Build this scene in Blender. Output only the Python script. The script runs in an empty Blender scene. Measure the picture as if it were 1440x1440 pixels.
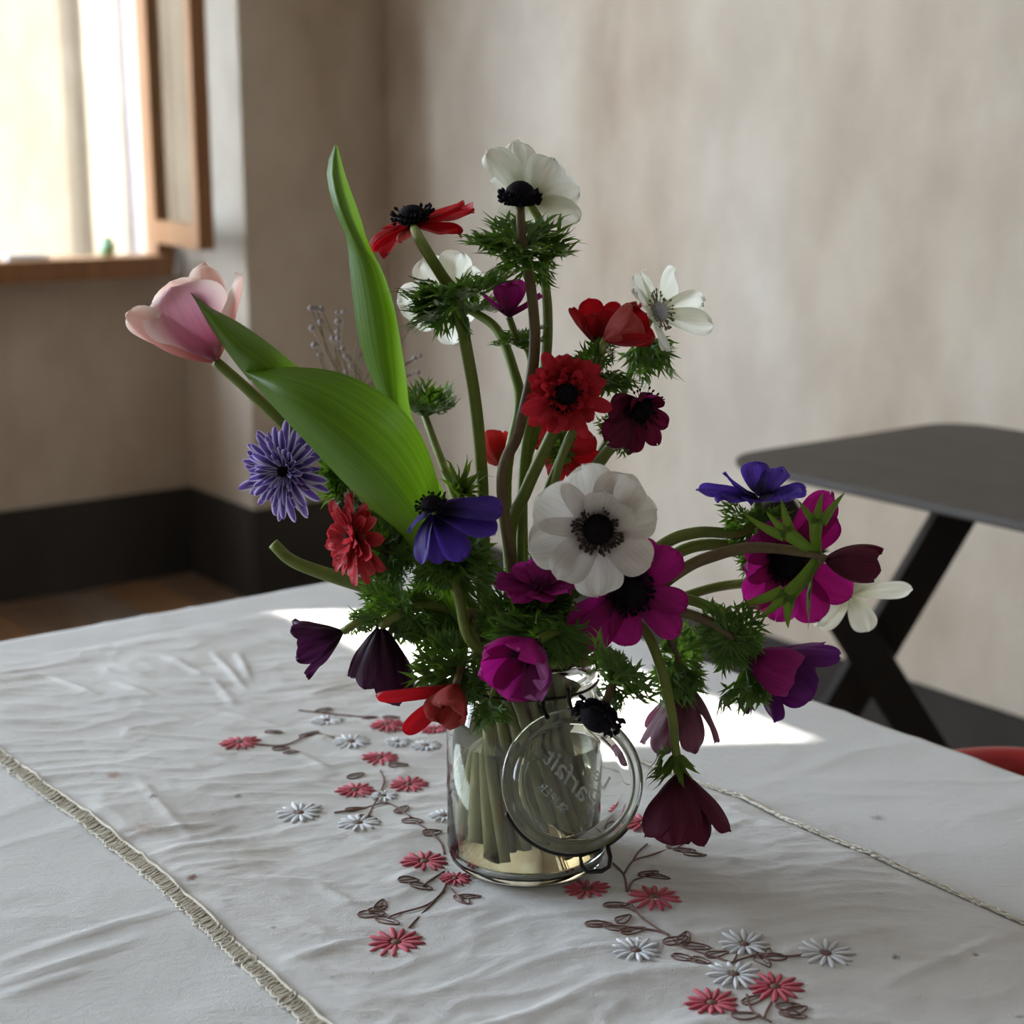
import bpy, math, random
from mathutils import Vector, Matrix, noise
scene = bpy.context.scene
COL = scene.collection
random.seed(7)
PI = math.pi
V3 = Vector

# ------------------------------------------------------------------ camera
F_PX, PITCH = 2230.0, math.radians(12.66)
TABLE_Z = 0.75
CAM = V3((0, 0, TABLE_Z + 0.43))
FWD = V3((0, math.cos(PITCH), -math.sin(PITCH)))
UPV = V3((0, math.sin(PITCH), math.cos(PITCH)))
cam = bpy.data.cameras.new('camera')
cam.sensor_width = 36.0
cam.lens = F_PX / 1440.0 * 36.0
cam.clip_start = 0.02
cam.dof.use_dof = True
cam.dof.focus_distance = 0.93
cam.dof.aperture_fstop = 8.0
co = bpy.data.objects.new('camera', cam)
COL.objects.link(co)
co.location = CAM
co.rotation_euler = (PI / 2 - PITCH, 0, 0)
scene.camera = co

# ------------------------------------------------------------------ sky, sun, exposure
world = bpy.data.worlds.new('sky'); scene.world = world
world.use_nodes = True
wn = world.node_tree
bg = wn.nodes['Background']
bg.inputs[0].default_value = (0.75, 0.87, 1.0, 1)
bg.inputs[1].default_value = 4.5
SUN_AZ, SUN_EL = math.radians(3.0), math.radians(38.0)
TO_SUN = V3((math.cos(SUN_AZ) * math.cos(SUN_EL), math.sin(SUN_AZ) * math.cos(SUN_EL), math.sin(SUN_EL)))
sl = bpy.data.lights.new('sun_offscreen', 'SUN'); sl.energy = 8.0; sl.angle = math.radians(0.53); sl.color = (1.0, 0.94, 0.86)
so = bpy.data.objects.new('sun_offscreen', sl); COL.objects.link(so)
so.rotation_euler = TO_SUN.to_track_quat('Z', 'Y').to_euler()
so.location = (6, 2, 6)
vs = scene.view_settings
vs.view_transform = 'Standard'; vs.look = 'None'; vs.gamma = 1.0; vs.use_curve_mapping = False
vs.exposure = 1.8
scene.cycles.use_denoising = True
scene.cycles.max_bounces = 12
scene.cycles.transparent_max_bounces = 16
scene.cycles.transmission_bounces = 10
scene.cycles.sample_clamp_indirect = 8.0

# ------------------------------------------------------------------ pixel helpers
def ray(px, py):
    return FWD + V3((1, 0, 0)) * ((px - 720) / F_PX) - UPV * ((py - 720) / F_PX)
def G(px, py, z):                       # point of the horizontal plane at height z seen at a pixel
    d = ray(px, py); return CAM + d * ((z - CAM.z) / d.z)
JAR = G(741, 1213, TABLE_Z)
def P(px, py, dy=0.0):                  # point of the upright plane through the jar (dy metres behind it)
    d = ray(px, py); return CAM + d * ((JAR.y + dy) / d.y)
def pxm(p):                             # metres per photo pixel at a point
    return (p - CAM).dot(FWD) / F_PX
ANG = math.radians(-53.0)
M_AX = V3((math.cos(ANG), math.sin(ANG), 0))          # along the long side of table, along right wall
N_AX = V3((-math.sin(ANG), math.cos(ANG), 0))         # towards the right wall
def NM(n, m, z=0.0): return N_AX * n + M_AX * m + V3((0, 0, z))

# ------------------------------------------------------------------ object helpers
def lin(c):
    return tuple((x / 12.92 if x <= 0.04045 else ((x + 0.055) / 1.055) ** 2.4) for x in (v / 255.0 for v in c)) + (1.0,)
def tag(o, label=None, cat=None, group=None, kind=None):
    if label: o['label'] = label
    if cat: o['category'] = cat
    if group: o['group'] = group
    if kind: o['kind'] = kind
    return o
def empty(name, loc, label=None, cat=None, group=None):
    o = bpy.data.objects.new(name, None); o.empty_display_size = 0.02
    o.location = loc; COL.objects.link(o)
    return tag(o, label, cat, group)
def obj(name, me, mat, parent=None, M=None):
    o = bpy.data.objects.new(name, me); COL.objects.link(o)
    if mat is not None and len(me.materials) == 0: me.materials.append(mat)
    if parent is not None:
        o.parent = parent
        base = Matrix.Translation(-worldloc(parent))
        o.matrix_basis = base @ (M if M is not None else Matrix.Identity(4))
    elif M is not None: o.matrix_basis = M
    return o
def worldloc(o):
    l = V3(o.location)
    while o.parent is not None:
        o = o.parent; l = l + V3(o.location)
    return l
class MB:
    def __init__(s): s.v = []; s.f = []; s.uv = None
    def add(s, vs, fs):
        b = len(s.v); s.v += [tuple(v) for v in vs]; s.f += [tuple(b + i for i in f) for f in fs]
    def box(s, c, sx, sy, sz, ax=V3((1, 0, 0)), ay=V3((0, 1, 0)), az=V3((0, 0, 1))):
        c = V3(c); q = []
        for k in (-1, 1):
            for j in (-1, 1):
                for i in (-1, 1): q.append(c + ax * (i * sx / 2) + ay * (j * sy / 2) + az * (k * sz / 2))
        s.add(q, [(0, 2, 3, 1), (4, 5, 7, 6), (0, 1, 5, 4), (2, 6, 7, 3), (0, 4, 6, 2), (1, 3, 7, 5)])
    def tube(s, pts, rad, n=8, closed=False, caps=True, flat=1.0, nrm=None):
        pts = [V3(p) for p in pts]; m = len(pts); b = len(s.v)
        up = None
        for i, p in enumerate(pts):
            a = pts[i - 1] if (i > 0 or closed) else p
            c = pts[(i + 1) % m] if (i < m - 1 or closed) else p
            t = (c - a); t = t.normalized() if t.length > 1e-9 else V3((0, 0, 1))
            if nrm is not None: up = V3(nrm)
            if up is None: up = V3((0, 0, 1)) if abs(t.z) < 0.9 else V3((1, 0, 0))
            e1 = t.cross(up)
            if e1.length < 1e-6: e1 = t.cross(V3((1, 0.3, 0)))
            e1.normalize(); e2 = e1.cross(t); up = e2
            r = rad[i] if isinstance(rad, (list, tuple)) else rad
            for k in range(n):
                a_ = 2 * PI * k / n
                s.v.append(tuple(p + e1 * (r * math.cos(a_)) + e2 * (r * flat * math.sin(a_))))
        for i in range(m if closed else m - 1):
            for k in range(n):
                j = (i + 1) % m
                s.f.append((b + i * n + k, b + i * n + (k + 1) % n, b + j * n + (k + 1) % n, b + j * n + k))
        if caps and not closed:
            s.f.append(tuple(b + k for k in range(n))[::-1]); s.f.append(tuple(b + (m - 1) * n + k for k in range(n)))
    def lathe(s, prof, n=48, M=Matrix.Identity(4), closed=False):
        b = len(s.v)
        for r, z in prof:
            for k in range(n):
                a = 2 * PI * k / n; s.v.append(tuple(M @ V3((r * math.cos(a), r * math.sin(a), z))))
        m = len(prof)
        for i in range(m if closed else m - 1):
            j = (i + 1) % m
            for k in range(n): s.f.append((b + i * n + k, b + i * n + (k + 1) % n, b + j * n + (k + 1) % n, b + j * n + k))
    def mesh(s, name, smooth=True):
        me = bpy.data.meshes.new(name); me.from_pydata(s.v, [], s.f)
        if smooth: me.polygons.foreach_set('use_smooth', [True] * len(me.polygons))
        me.update(); return me
    def build(s, name, mat, parent=None, smooth=True, M=None): return obj(name, s.mesh(name, smooth), mat, parent, M)
def grid_mesh(name, rows, mats=None):
    nv, nu = len(rows), len(rows[0])
    vs = [tuple(p) for r in rows for p in r]
    fs = [(i * nu + j, i * nu + j + 1, (i + 1) * nu + j + 1, (i + 1) * nu + j) for i in range(nv - 1) for j in range(nu - 1)]
    me = bpy.data.meshes.new(name); me.from_pydata(vs, [], fs)
    uv = me.uv_layers.new(name='UVMap')
    co_ = []
    for f in fs:
        for i in f: co_ += [(i % nu) / (nu - 1), (i // nu) / (nv - 1)]
    uv.data.foreach_set('uv', co_)
    me.polygons.foreach_set('use_smooth', [True] * len(fs)); me.update()
    return me
def catmull(pts, n=8):
    pts = [V3(p) for p in pts]
    if len(pts) < 3:
        return [pts[0].lerp(pts[-1], i / n) for i in range(n + 1)]
    q = [pts[0] * 2 - pts[1]] + pts + [pts[-1] * 2 - pts[-2]]; out = []
    for i in range(1, len(q) - 2):
        p0, p1, p2, p3 = q[i - 1], q[i], q[i + 1], q[i + 2]
        for k in range(n):
            t = k / n
            out.append(0.5 * ((2 * p1) + (p2 - p0) * t + (2 * p0 - 5 * p1 + 4 * p2 - p3) * t * t + (3 * p1 - p0 - 3 * p2 + p3) * t ** 3))
    out.append(pts[-1]); return out

# ------------------------------------------------------------------ materials
def nm(name):
    m = bpy.data.materials.new(name); m.use_nodes = True
    nt = m.node_tree; return m, nt, nt.nodes['Principled BSDF'], nt.nodes['Material Output']
def ramp(nt, stops):
    r = nt.nodes.new('ShaderNodeValToRGB'); e = r.color_ramp.elements
    while len(e) < len(stops): e.new(0.5)
    for k, (p, c) in enumerate(stops): e[k].position = p; e[k].color = c
    return r
def noise_node(nt, scale, detail=4, coord=None, sx=(1, 1, 1), rough=0.55, kind='Object'):
    tc = nt.nodes.new('ShaderNodeTexCoord'); mp = nt.nodes.new('ShaderNodeMapping'); mp.inputs['Scale'].default_value = sx
    n = nt.nodes.new('ShaderNodeTexNoise'); n.inputs['Scale'].default_value = scale; n.inputs['Detail'].default_value = detail; n.inputs['Roughness'].default_value = rough
    nt.links.new(tc.outputs[kind], mp.inputs[0]); nt.links.new(mp.outputs[0], n.inputs['Vector']); return n
def bump(nt, bsdf, h, strength=0.3, dist=0.01):
    b = nt.nodes.new('ShaderNodeBump'); b.inputs['Strength'].default_value = strength; b.inputs['Distance'].default_value = dist
    nt.links.new(h, b.inputs['Height']); nt.links.new(b.outputs[0], bsdf.inputs['Normal']); return b
def plain(name, c, rough=0.6, c2=None, scale=20, metal=0.0, bumps=0.0, spec=0.5, sx=(1, 1, 1), bdist=0.005):
    m, nt, b, o = nm(name)
    b.inputs['Roughness'].default_value = rough; b.inputs['Metallic'].default_value = metal; b.inputs['Specular IOR Level'].default_value = spec
    n = noise_node(nt, scale, sx=sx)
    c2 = c2 or tuple(min(255, v * 1.08) for v in c)
    r = ramp(nt, [(0.3, lin(c)), (0.7, lin(c2))]); nt.links.new(n.outputs['Fac'], r.inputs[0]); nt.links.new(r.outputs[0], b.inputs['Base Color'])
    if bumps: bump(nt, b, n.outputs['Fac'], bumps, bdist)
    return m
def plaster(name, ca, cb, cc, rough=0.9):
    m, nt, b, o = nm(name); b.inputs['Roughness'].default_value = rough; b.inputs['Specular IOR Level'].default_value = 0.2
    n1 = noise_node(nt, 1.6, 6, sx=(1, 1, 0.45), rough=0.6); n2 = noise_node(nt, 7, 5, sx=(1, 1, 0.6)); n3 = noise_node(nt, 60, 4)
    r1 = ramp(nt, [(0.32, lin(ca)), (0.5, lin(cb)), (0.7, lin(cc))]); nt.links.new(n1.outputs['Fac'], r1.inputs[0])
    r2 = ramp(nt, [(0.35, (0.82, 0.8, 0.78, 1)), (0.62, (1, 1, 1, 1))]); nt.links.new(n2.outputs['Fac'], r2.inputs[0])
    mx = nt.nodes.new('ShaderNodeMix'); mx.data_type = 'RGBA'; mx.blend_type = 'MULTIPLY'; mx.inputs[0].default_value = 0.8
    nt.links.new(r1.outputs[0], mx.inputs[6]); nt.links.new(r2.outputs[0], mx.inputs[7]); nt.links.new(mx.outputs[2], b.inputs['Base Color'])
    ad = nt.nodes.new('ShaderNodeMath'); ad.operation = 'ADD'; nt.links.new(n2.outputs['Fac'], ad.inputs[0]); nt.links.new(n3.outputs['Fac'], ad.inputs[1])
    bump(nt, b, ad.outputs[0], 0.35, 0.006); return m
def translucent_mix(nt, b, o, colsock, fac, tint=(1, 1, 1)):
    t = nt.nodes.new('ShaderNodeBsdfTranslucent'); mx = nt.nodes.new('ShaderNodeMixShader'); mx.inputs[0].default_value = fac
    if tint != (1, 1, 1):
        mm = nt.nodes.new('ShaderNodeMix'); mm.data_type = 'RGBA'; mm.blend_type = 'MULTIPLY'; mm.inputs[0].default_value = 1.0
        mm.inputs[7].default_value = tint + (1,); nt.links.new(colsock, mm.inputs[6]); colsock = mm.outputs[2]
    nt.links.new(colsock, t.inputs[0]); nt.links.new(b.outputs[0], mx.inputs[1]); nt.links.new(t.outputs[0], mx.inputs[2]); nt.links.new(mx.outputs[0], o.inputs[0])
def petal_mat(name, base, mid, tip, fac=0.5, vein=0.3, rough=0.5, edge=None, tint=(1, 1, 1)):
    m, nt, b, o = nm(name); b.inputs['Roughness'].default_value = rough; b.inputs['Specular IOR Level'].default_value = 0.3
    uv = nt.nodes.new('ShaderNodeUVMap'); sp = nt.nodes.new('ShaderNodeSeparateXYZ'); nt.links.new(uv.outputs[0], sp.inputs[0])
    r = ramp(nt, [(0.0, lin(base)), (0.16, lin(base)), (0.34, lin(mid)), (1.0, lin(tip))]); nt.links.new(sp.outputs[1], r.inputs[0])
    mp = nt.nodes.new('ShaderNodeMapping'); mp.inputs['Scale'].default_value = (14, 1.2, 1); nt.links.new(uv.outputs[0], mp.inputs[0])
    n = nt.nodes.new('ShaderNodeTexNoise'); n.inputs['Scale'].default_value = 2.0; n.inputs['Detail'].default_value = 4; nt.links.new(mp.outputs[0], n.inputs['Vector'])
    rv = ramp(nt, [(0.3, (1 - vein, 1 - vein, 1 - vein, 1)), (0.65, (1, 1, 1, 1))]); nt.links.new(n.outputs['Fac'], rv.inputs[0])
    mx = nt.nodes.new('ShaderNodeMix'); mx.data_type = 'RGBA'; mx.blend_type = 'MULTIPLY'; mx.inputs[0].default_value = 1.0
    nt.links.new(r.outputs[0], mx.inputs[6]); nt.links.new(rv.outputs[0], mx.inputs[7]); out = mx.outputs[2]
    if edge:
        # pale margin that the petal itself has
        su = nt.nodes.new('ShaderNodeMath'); su.operation = 'SUBTRACT'; su.inputs[1].default_value = 0.5; nt.links.new(sp.outputs[0], su.inputs[0])
        ab = nt.nodes.new('ShaderNodeMath'); ab.operation = 'ABSOLUTE'; nt.links.new(su.outputs[0], ab.inputs[0])
        re = ramp(nt, [(0.24, (0, 0, 0, 1)), (0.44, (1, 1, 1, 1))]); nt.links.new(ab.outputs[0], re.inputs[0])
        m2 = nt.nodes.new('ShaderNodeMix'); m2.data_type = 'RGBA'; m2.inputs[7].default_value = lin(edge)
        nt.links.new(re.outputs[0], m2.inputs[0]); nt.links.new(out, m2.inputs[6]); out = m2.outputs[2]
    nt.links.new(out, b.inputs['Base Color']); bump(nt, b, n.outputs['Fac'], 0.3, 0.002)
    translucent_mix(nt, b, o, out, fac, tint); return m
def leaf_mat(name, c1, c2, fac=0.45, rough=0.45, veins=(30, 1.0, 1), tint=(1.0, 1.0, 0.35)):
    m, nt, b, o = nm(name); b.inputs['Roughness'].default_value = rough; b.inputs['Specular IOR Level'].default_value = 0.4
    uv = nt.nodes.new('ShaderNodeUVMap'); mp = nt.nodes.new('ShaderNodeMapping'); mp.inputs['Scale'].default_value = veins; nt.links.new(uv.outputs[0], mp.inputs[0])
    n = nt.nodes.new('ShaderNodeTexNoise'); n.inputs['Scale'].default_value = 1.5; n.inputs['Detail'].default_value = 3; nt.links.new(mp.outputs[0], n.inputs['Vector'])
    r = ramp(nt, [(0.3, lin(c1)), (0.7, lin(c2))]); nt.links.new(n.outputs['Fac'], r.inputs[0]); nt.links.new(r.outputs[0], b.inputs['Base Color'])
    bump(nt, b, n.outputs['Fac'], 0.15, 0.002); translucent_mix(nt, b, o, r.outputs[0], fac, tint); return m
def glass_mat(name, c, rough=0.0, ior=1.45):
    m, nt, b, o = nm(name); g = nt.nodes.new('ShaderNodeBsdfGlass'); g.inputs[0].default_value = c; g.inputs['Roughness'].default_value = rough; g.inputs['IOR'].default_value = ior
    n = noise_node(nt, 40, 2); bp = nt.nodes.new('ShaderNodeBump'); bp.inputs['Strength'].default_value = 0.06; bp.inputs['Distance'].default_value = 0.002
    nt.links.new(n.outputs['Fac'], bp.inputs['Height']); nt.links.new(bp.outputs[0], g.inputs['Normal']); nt.links.new(g.outputs[0], o.inputs[0]); return m

M_WALL = plaster('pale lime plaster', (176, 158, 138), (198, 185, 168), (208, 199, 186))
M_PLINTH = plaster('dark painted plinth', (52, 48, 45), (60, 56, 52), (70, 66, 62))
M_CEIL = plain('white ceiling', (205, 200, 192), 0.9)
M_WOOD = plain('honey brown window wood', (128, 86, 48), 0.45, (150, 104, 62), 6, sx=(8, 8, 1), bumps=0.1)
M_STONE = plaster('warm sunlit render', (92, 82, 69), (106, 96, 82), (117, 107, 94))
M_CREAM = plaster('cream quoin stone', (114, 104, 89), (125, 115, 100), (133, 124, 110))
M_PIPE = plain('grey pipe', (96, 90, 92), 0.5)
M_OUT = plain('outdoor paving', (150, 142, 130), 0.9, scale=4)
M_BLACK = plain('black painted steel', (20, 20, 21), 0.45, (28, 28, 29), 40)
M_TOP = plain('dark grey brown table laminate', (58, 53, 48), 0.55, (70, 64, 58), 12)
M_RED = plain('red lacquered metal', (150, 22, 26), 0.3, (165, 30, 32), 15)
M_TWOOD = plain('bare table wood', (120, 92, 66), 0.6, (140, 110, 80), 8)
M_PAPER = plain('bluish white paper', (228, 234, 246), 0.8)
M_GREENGL = plain('pale green enamel', (150, 205, 165), 0.3, (170, 218, 182), 10)
M_WIRE = plain('dark bail wire', (34, 32, 30), 0.35, (48, 44, 40), 30, metal=0.7)
M_RUBBER = plain('aged amber rubber seal', (150, 120, 66), 0.6)
M_GLASS = glass_mat('clear jar glass', (0.985, 0.995, 0.98, 1))
M_WINGLASS = glass_mat('window pane glass', (0.96, 0.98, 0.99, 1))
M_WATER = glass_mat('murky vase water', (0.96, 0.95, 0.86, 1), 0.0, 1.33)
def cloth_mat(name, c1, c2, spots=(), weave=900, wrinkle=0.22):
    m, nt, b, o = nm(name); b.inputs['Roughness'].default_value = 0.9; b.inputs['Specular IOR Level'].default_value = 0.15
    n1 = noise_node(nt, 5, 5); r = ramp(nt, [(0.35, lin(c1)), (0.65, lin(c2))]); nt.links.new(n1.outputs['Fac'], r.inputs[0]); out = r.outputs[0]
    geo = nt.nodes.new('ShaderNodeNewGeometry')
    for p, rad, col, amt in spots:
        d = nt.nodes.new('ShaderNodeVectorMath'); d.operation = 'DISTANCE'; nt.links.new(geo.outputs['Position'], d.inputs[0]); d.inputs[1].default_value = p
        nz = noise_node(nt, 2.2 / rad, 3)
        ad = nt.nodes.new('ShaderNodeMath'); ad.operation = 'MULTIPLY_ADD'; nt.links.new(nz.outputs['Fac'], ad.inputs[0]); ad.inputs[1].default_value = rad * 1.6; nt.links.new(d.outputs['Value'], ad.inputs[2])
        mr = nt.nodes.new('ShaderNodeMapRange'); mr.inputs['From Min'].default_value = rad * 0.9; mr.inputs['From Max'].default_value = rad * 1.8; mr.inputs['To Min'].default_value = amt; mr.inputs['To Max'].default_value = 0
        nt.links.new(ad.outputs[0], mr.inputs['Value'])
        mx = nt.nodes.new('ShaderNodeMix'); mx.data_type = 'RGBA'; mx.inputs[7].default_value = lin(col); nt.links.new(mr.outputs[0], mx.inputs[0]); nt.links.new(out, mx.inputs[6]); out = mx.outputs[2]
    nt.links.new(out, b.inputs['Base Color'])
    n2 = noise_node(nt, weave, 2); n3 = noise_node(nt, 120, 4, sx=(1, 2.5, 1))
    ad = nt.nodes.new('ShaderNodeMath'); ad.operation = 'MULTIPLY_ADD'; nt.links.new(n3.outputs['Fac'], ad.inputs[0]); ad.inputs[1].default_value = 2.0; nt.links.new(n2.outputs['Fac'], ad.inputs[2])
    bp = bump(nt, b, ad.outputs[0], 0.35, 0.0012)
    n4 = noise_node(nt, 16, 3, sx=(1, 1, 1)); n4.noise_type = 'RIDGED_MULTIFRACTAL'; n4.inputs['Distortion'].default_value = 0.6
    mp4 = [x for x in nt.nodes if x.type == 'MAPPING'][-1]; mp4.inputs['Rotation'].default_value = (0, 0, math.radians(53)); mp4.inputs['Scale'].default_value = (1.6, 0.55, 1)
    b2 = nt.nodes.new('ShaderNodeBump'); b2.inputs['Strength'].default_value = wrinkle; b2.inputs['Distance'].default_value = 0.0022
    nt.links.new(n4.outputs['Fac'], b2.inputs['Height']); nt.links.new(bp.outputs[0], b2.inputs['Normal']); nt.links.new(b2.outputs[0], b.inputs['Normal']); return m

# ------------------------------------------------------------------ room
K = G(268, 684, 0.25); K = V3((K.x, K.y, 0))            # room corner beside the window
L_AX = -N_AX                                            # along the left (window) wall, away from the corner
H_ROOM = 3.4
def wall_with_holes(name, org, ax, inward, length, height, thick, holes, mat):
    xs = sorted({0.0, length, *[h[0] for h in holes], *[h[1] for h in holes]}); zs = sorted({0.0, height, *[h[2] for h in holes], *[h[3] for h in holes]})
    b = MB()
    for i in range(len(xs) - 1):
        for j in range(len(zs) - 1):
            cx, cz = (xs[i] + xs[i + 1]) / 2, (zs[j] + zs[j + 1]) / 2
            if any(h[0] < cx < h[1] and h[2] < cz < h[3] for h in holes): continue
            b.box(org + ax * cx - inward * (thick / 2) + V3((0, 0, cz)), xs[i + 1] - xs[i], thick, zs[j + 1] - zs[j], ax, -inward)
    return tag(b.build(name, mat, smooth=False), kind='structure')
# left wall holds the visible window and a second one further along
W1 = (0.02, 1.25, 0.86, 2.35); W2 = (2.0, 5.6, 0.5, 3.1)
IN_L = M_AX; IN_R = -N_AX
wall_with_holes('wall_left', K, L_AX, IN_L, 6.0, H_ROOM, 0.22, [W1, W2], M_WALL)
# right wall: a pier beside the window, then the main face set back behind it
d_ = ray(351, 500); e = CAM + d_ * (K.dot(N_AX) - CAM.dot(N_AX)) / d_.dot(N_AX); s_step = (e - K).dot(M_AX)
off_main = -0.06
RW = G(1350, 980, 0.18); n_main = RW.dot(N_AX); nK = K.dot(N_AX)
ORG_R = K + N_AX * (n_main - nK)
# opening that lets the sun patch onto the table
A_ = G(330, 862, TABLE_Z); C_ = G(1165, 1051, TABLE_Z)
def on_wall(p):
    t = (n_main - p.dot(N_AX)) / TO_SUN.dot(N_AX); q = p + TO_SUN * t; return (q - ORG_R).dot(M_AX), q.z
sA, zA = on_wall(A_); sC, zC = on_wall(C_)
SLOT = (min(sA, sC), max(sA, sC), min(zA, zC), max(zA, zC))
print('SLOT', SLOT, 'step', s_step, 'n_main-nK', n_main - nK)
wall_with_holes('wall_right', ORG_R, M_AX, IN_R, 8.0, H_ROOM, 0.03, [SLOT], M_WALL)
dn_ = n_main - nK + 0.02
b = MB(); b.box(K + M_AX * (s_step / 2) + N_AX * (dn_ / 2) + V3((0, 0, H_ROOM / 2)), s_step, dn_, H_ROOM, M_AX, N_AX)
wall_pier = tag(b.build('wall_pier', M_WALL, smooth=False), kind='structure')
far_m = K + M_AX * 8.0; far_l = K + L_AX * 6.0
b = MB(); b.box(K + M_AX * 8.05 + L_AX * 2.75 + V3((0, 0, H_ROOM / 2)), 6.9, 0.1, H_ROOM, L_AX, M_AX); tag(b.build('wall_back', M_WALL, smooth=False), kind='structure')
wall_with_holes('wall_front', K + L_AX * 6.0, M_AX, N_AX, 8.0, H_ROOM, 0.1, [], M_WALL)
b = MB(); b.box(K + M_AX * 3.95 + L_AX * 2.7 + V3((0, 0, H_ROOM + 0.05)), 8.6, 7.2, 0.1, M_AX, L_AX); tag(b.build('ceiling', M_CEIL, smooth=False), kind='structure')
b = MB(); b.box(K + M_AX * 3.95 + L_AX * 2.7 + V3((0, 0, -0.08)), 8.6, 7.2, 0.1, M_AX, L_AX)
floor = tag(b.build('floor', plain('floor bedding', (58, 46, 38), 0.8), smooth=False), kind='structure')
M_PLANK = [plain('worn floorboard %d' % i, c, 0.55, c2, 3, sx=(6, 6, 6), bumps=0.1) for i, (c, c2) in enumerate([((104, 82, 66), (130, 106, 86)), ((118, 88, 62), (146, 110, 80)), ((106, 92, 82), (132, 116, 104))])]
pme = []
for i in range(3):
    pb = MB(); pb.box((0, 0, 0), 2.0, 0.146, 0.03, M_AX, N_AX); pme.append(pb.mesh('floorboard', False)); pme[-1].materials.append(M_PLANK[i])
for i in range(-3, 40):
    for j in range(4):
        st = ((i + 3) * 0.77) % 2.0
        o = obj('floorboard', pme[(i * 7 + j * 3) % 3], None, floor)
        o.location = K + M_AX * (st - 1 + j * 2.005 + 0.02) + L_AX * (0.075 + i * 0.15) + V3((0, 0, -0.0155)) - V3(floor.location)
# plinths
bh, bh2 = 0.25, 0.18
b = MB(); b.box(K + L_AX * 3 + M_AX * 0.008 + V3((0, 0, bh / 2)), 6.0, 0.016, bh, L_AX, M_AX); tag(b.build('baseboard_left', M_PLINTH, smooth=False), kind='structure')
b = MB(); b.box(ORG_R + M_AX * (4 + s_step / 2) - N_AX * 0.008 + V3((0, 0, bh2 / 2)), 8.0 - s_step, 0.016, bh2, M_AX, N_AX); b.box(K + M_AX * (s_step / 2) - N_AX * 0.008 + V3((0, 0, bh / 2)), s_step, 0.016, bh, M_AX, N_AX); b.box(K + M_AX * (s_step + 0.008) + N_AX * (dn_ / 2 - 0.01) + V3((0, 0, bh / 2)), dn_, 0.016, bh, N_AX, M_AX)
tag(b.build('baseboard_right', M_PLINTH, smooth=False), kind='structure')

# windows in the left wall
def window(name, W, open_sash):
    x0, x1, z0, z1 = W; c0 = K - IN_L * (0.03 if open_sash else 0.10)
    r = tag(empty(name, c0 + L_AX * ((x0 + x1) / 2) + V3((0, 0, z0))), kind='structure')
    def bar(nmx, a, bb, za, zb, depth=0.07, off=0.0, par=r, mat=M_WOOD):
        q = MB(); q.box(c0 + L_AX * ((a + bb) / 2) + IN_L * off + V3((0, 0, (za + zb) / 2)), bb - a, depth, zb - za, L_AX, IN_L); return q.build(nmx, mat, par, smooth=False)
    bar('frame_jamb', x0, x0 + 0.05, z0, z1); bar('frame_jamb', x1 - 0.05, x1, z0, z1)
    bar('frame_head', x0 + 0.05, x1 - 0.05, z1 - 0.05, z1)
    bar('frame_sill', x0 + 0.05, x1 - 0.05, z0, z0 + 0.055, 0.16, 0.05)
    mid = (x0 + x1) / 2
    if not open_sash:
        for a, bb in ((x0 + 0.05, mid), (mid, x1 - 0.05)):
            bar('sash_stile', a, a + 0.045, z0 + 0.055, z1 - 0.05, 0.05); bar('sash_stile', bb - 0.045, bb, z0 + 0.055, z1 - 0.05, 0.05)
            bar('sash_rail', a + 0.045, bb - 0.045, z0 + 0.055, z0 + 0.1, 0.05); bar('sash_rail', a + 0.045, bb - 0.045, z1 - 0.095, z1 - 0.05, 0.05)
    else:
        # casement leaf swung into the room, hinged at the jamb beside the corner
        a = math.radians(80)
        hinge = c0 + L_AX * (x0 + 0.05) + IN_L * 0.05
        d = L_AX * math.cos(a) + IN_L * math.sin(a); t = V3((0, 0, 1)).cross(d)
        w = 0.46
        leaf = MB(); leaf.box(hinge + d * 0.0225 + V3((0, 0, (z0 + z1) / 2 + 0.03)), 0.045, 0.04, z1 - z0 - 0.12, d, t); lo = leaf.build('sash_stile', M_WOOD, r, smooth=False)
        for nm_, cx, cz, sx, sz in (('sash_stile', w - 0.0225, (z0 + z1) / 2 + 0.03, 0.045, z1 - z0 - 0.12), ('sash_rail', w / 2, z0 + 0.12, w - 0.09, 0.06), ('sash_rail', w / 2, z1 - 0.06, w - 0.09, 0.05)):
            q = MB(); q.box(hinge + d * cx + V3((0, 0, cz)), sx, 0.04, sz, d, t); q.build(nm_, M_WOOD, r, smooth=False)
        q = MB(); q.box(hinge + d * (w / 2) + V3((0, 0, (z0 + z1) / 2 + 0.03)), w - 0.085, 0.005, z1 - z0 - 0.2, d, t); q.build('pane', M_WINGLASS, r, smooth=False)
    return r
window('window_1', W1, True); window('window_2', W2, False)
# sampling portal (gives off no light itself) for the sky in the second window of the left wall
for W, o_, ax_, in_ in ((W2, K, L_AX, IN_L),):
    pl = bpy.data.lights.new('window_left_offscreen', 'AREA'); pl.shape = 'RECTANGLE'; pl.size = W[1] - W[0]; pl.size_y = W[3] - W[2]; pl.cycles.is_portal = True
    po = bpy.data.objects.new('window_left_offscreen', pl); COL.objects.link(po)
    po.location = o_ + ax_ * ((W[0] + W[1]) / 2) - in_ * 0.2 + V3((0, 0, (W[2] + W[3]) / 2))
    zz_ = -in_; xx_ = V3((0, 0, 1)).cross(zz_)
    po.rotation_euler = Matrix((xx_, V3((0, 0, 1)), zz_)).transposed().to_euler()

# unseen wall added above the window wall to keep sky light off the facade
b = MB(); b.box(K + L_AX * 1.0 - IN_L * 0.11 + V3((0, 0, H_ROOM + 0.1 + 1.05)), 9.0, 0.22, 2.1, L_AX, IN_L); tag(b.build('wall_sky_blocker', M_WALL, smooth=False), kind='structure')
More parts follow.
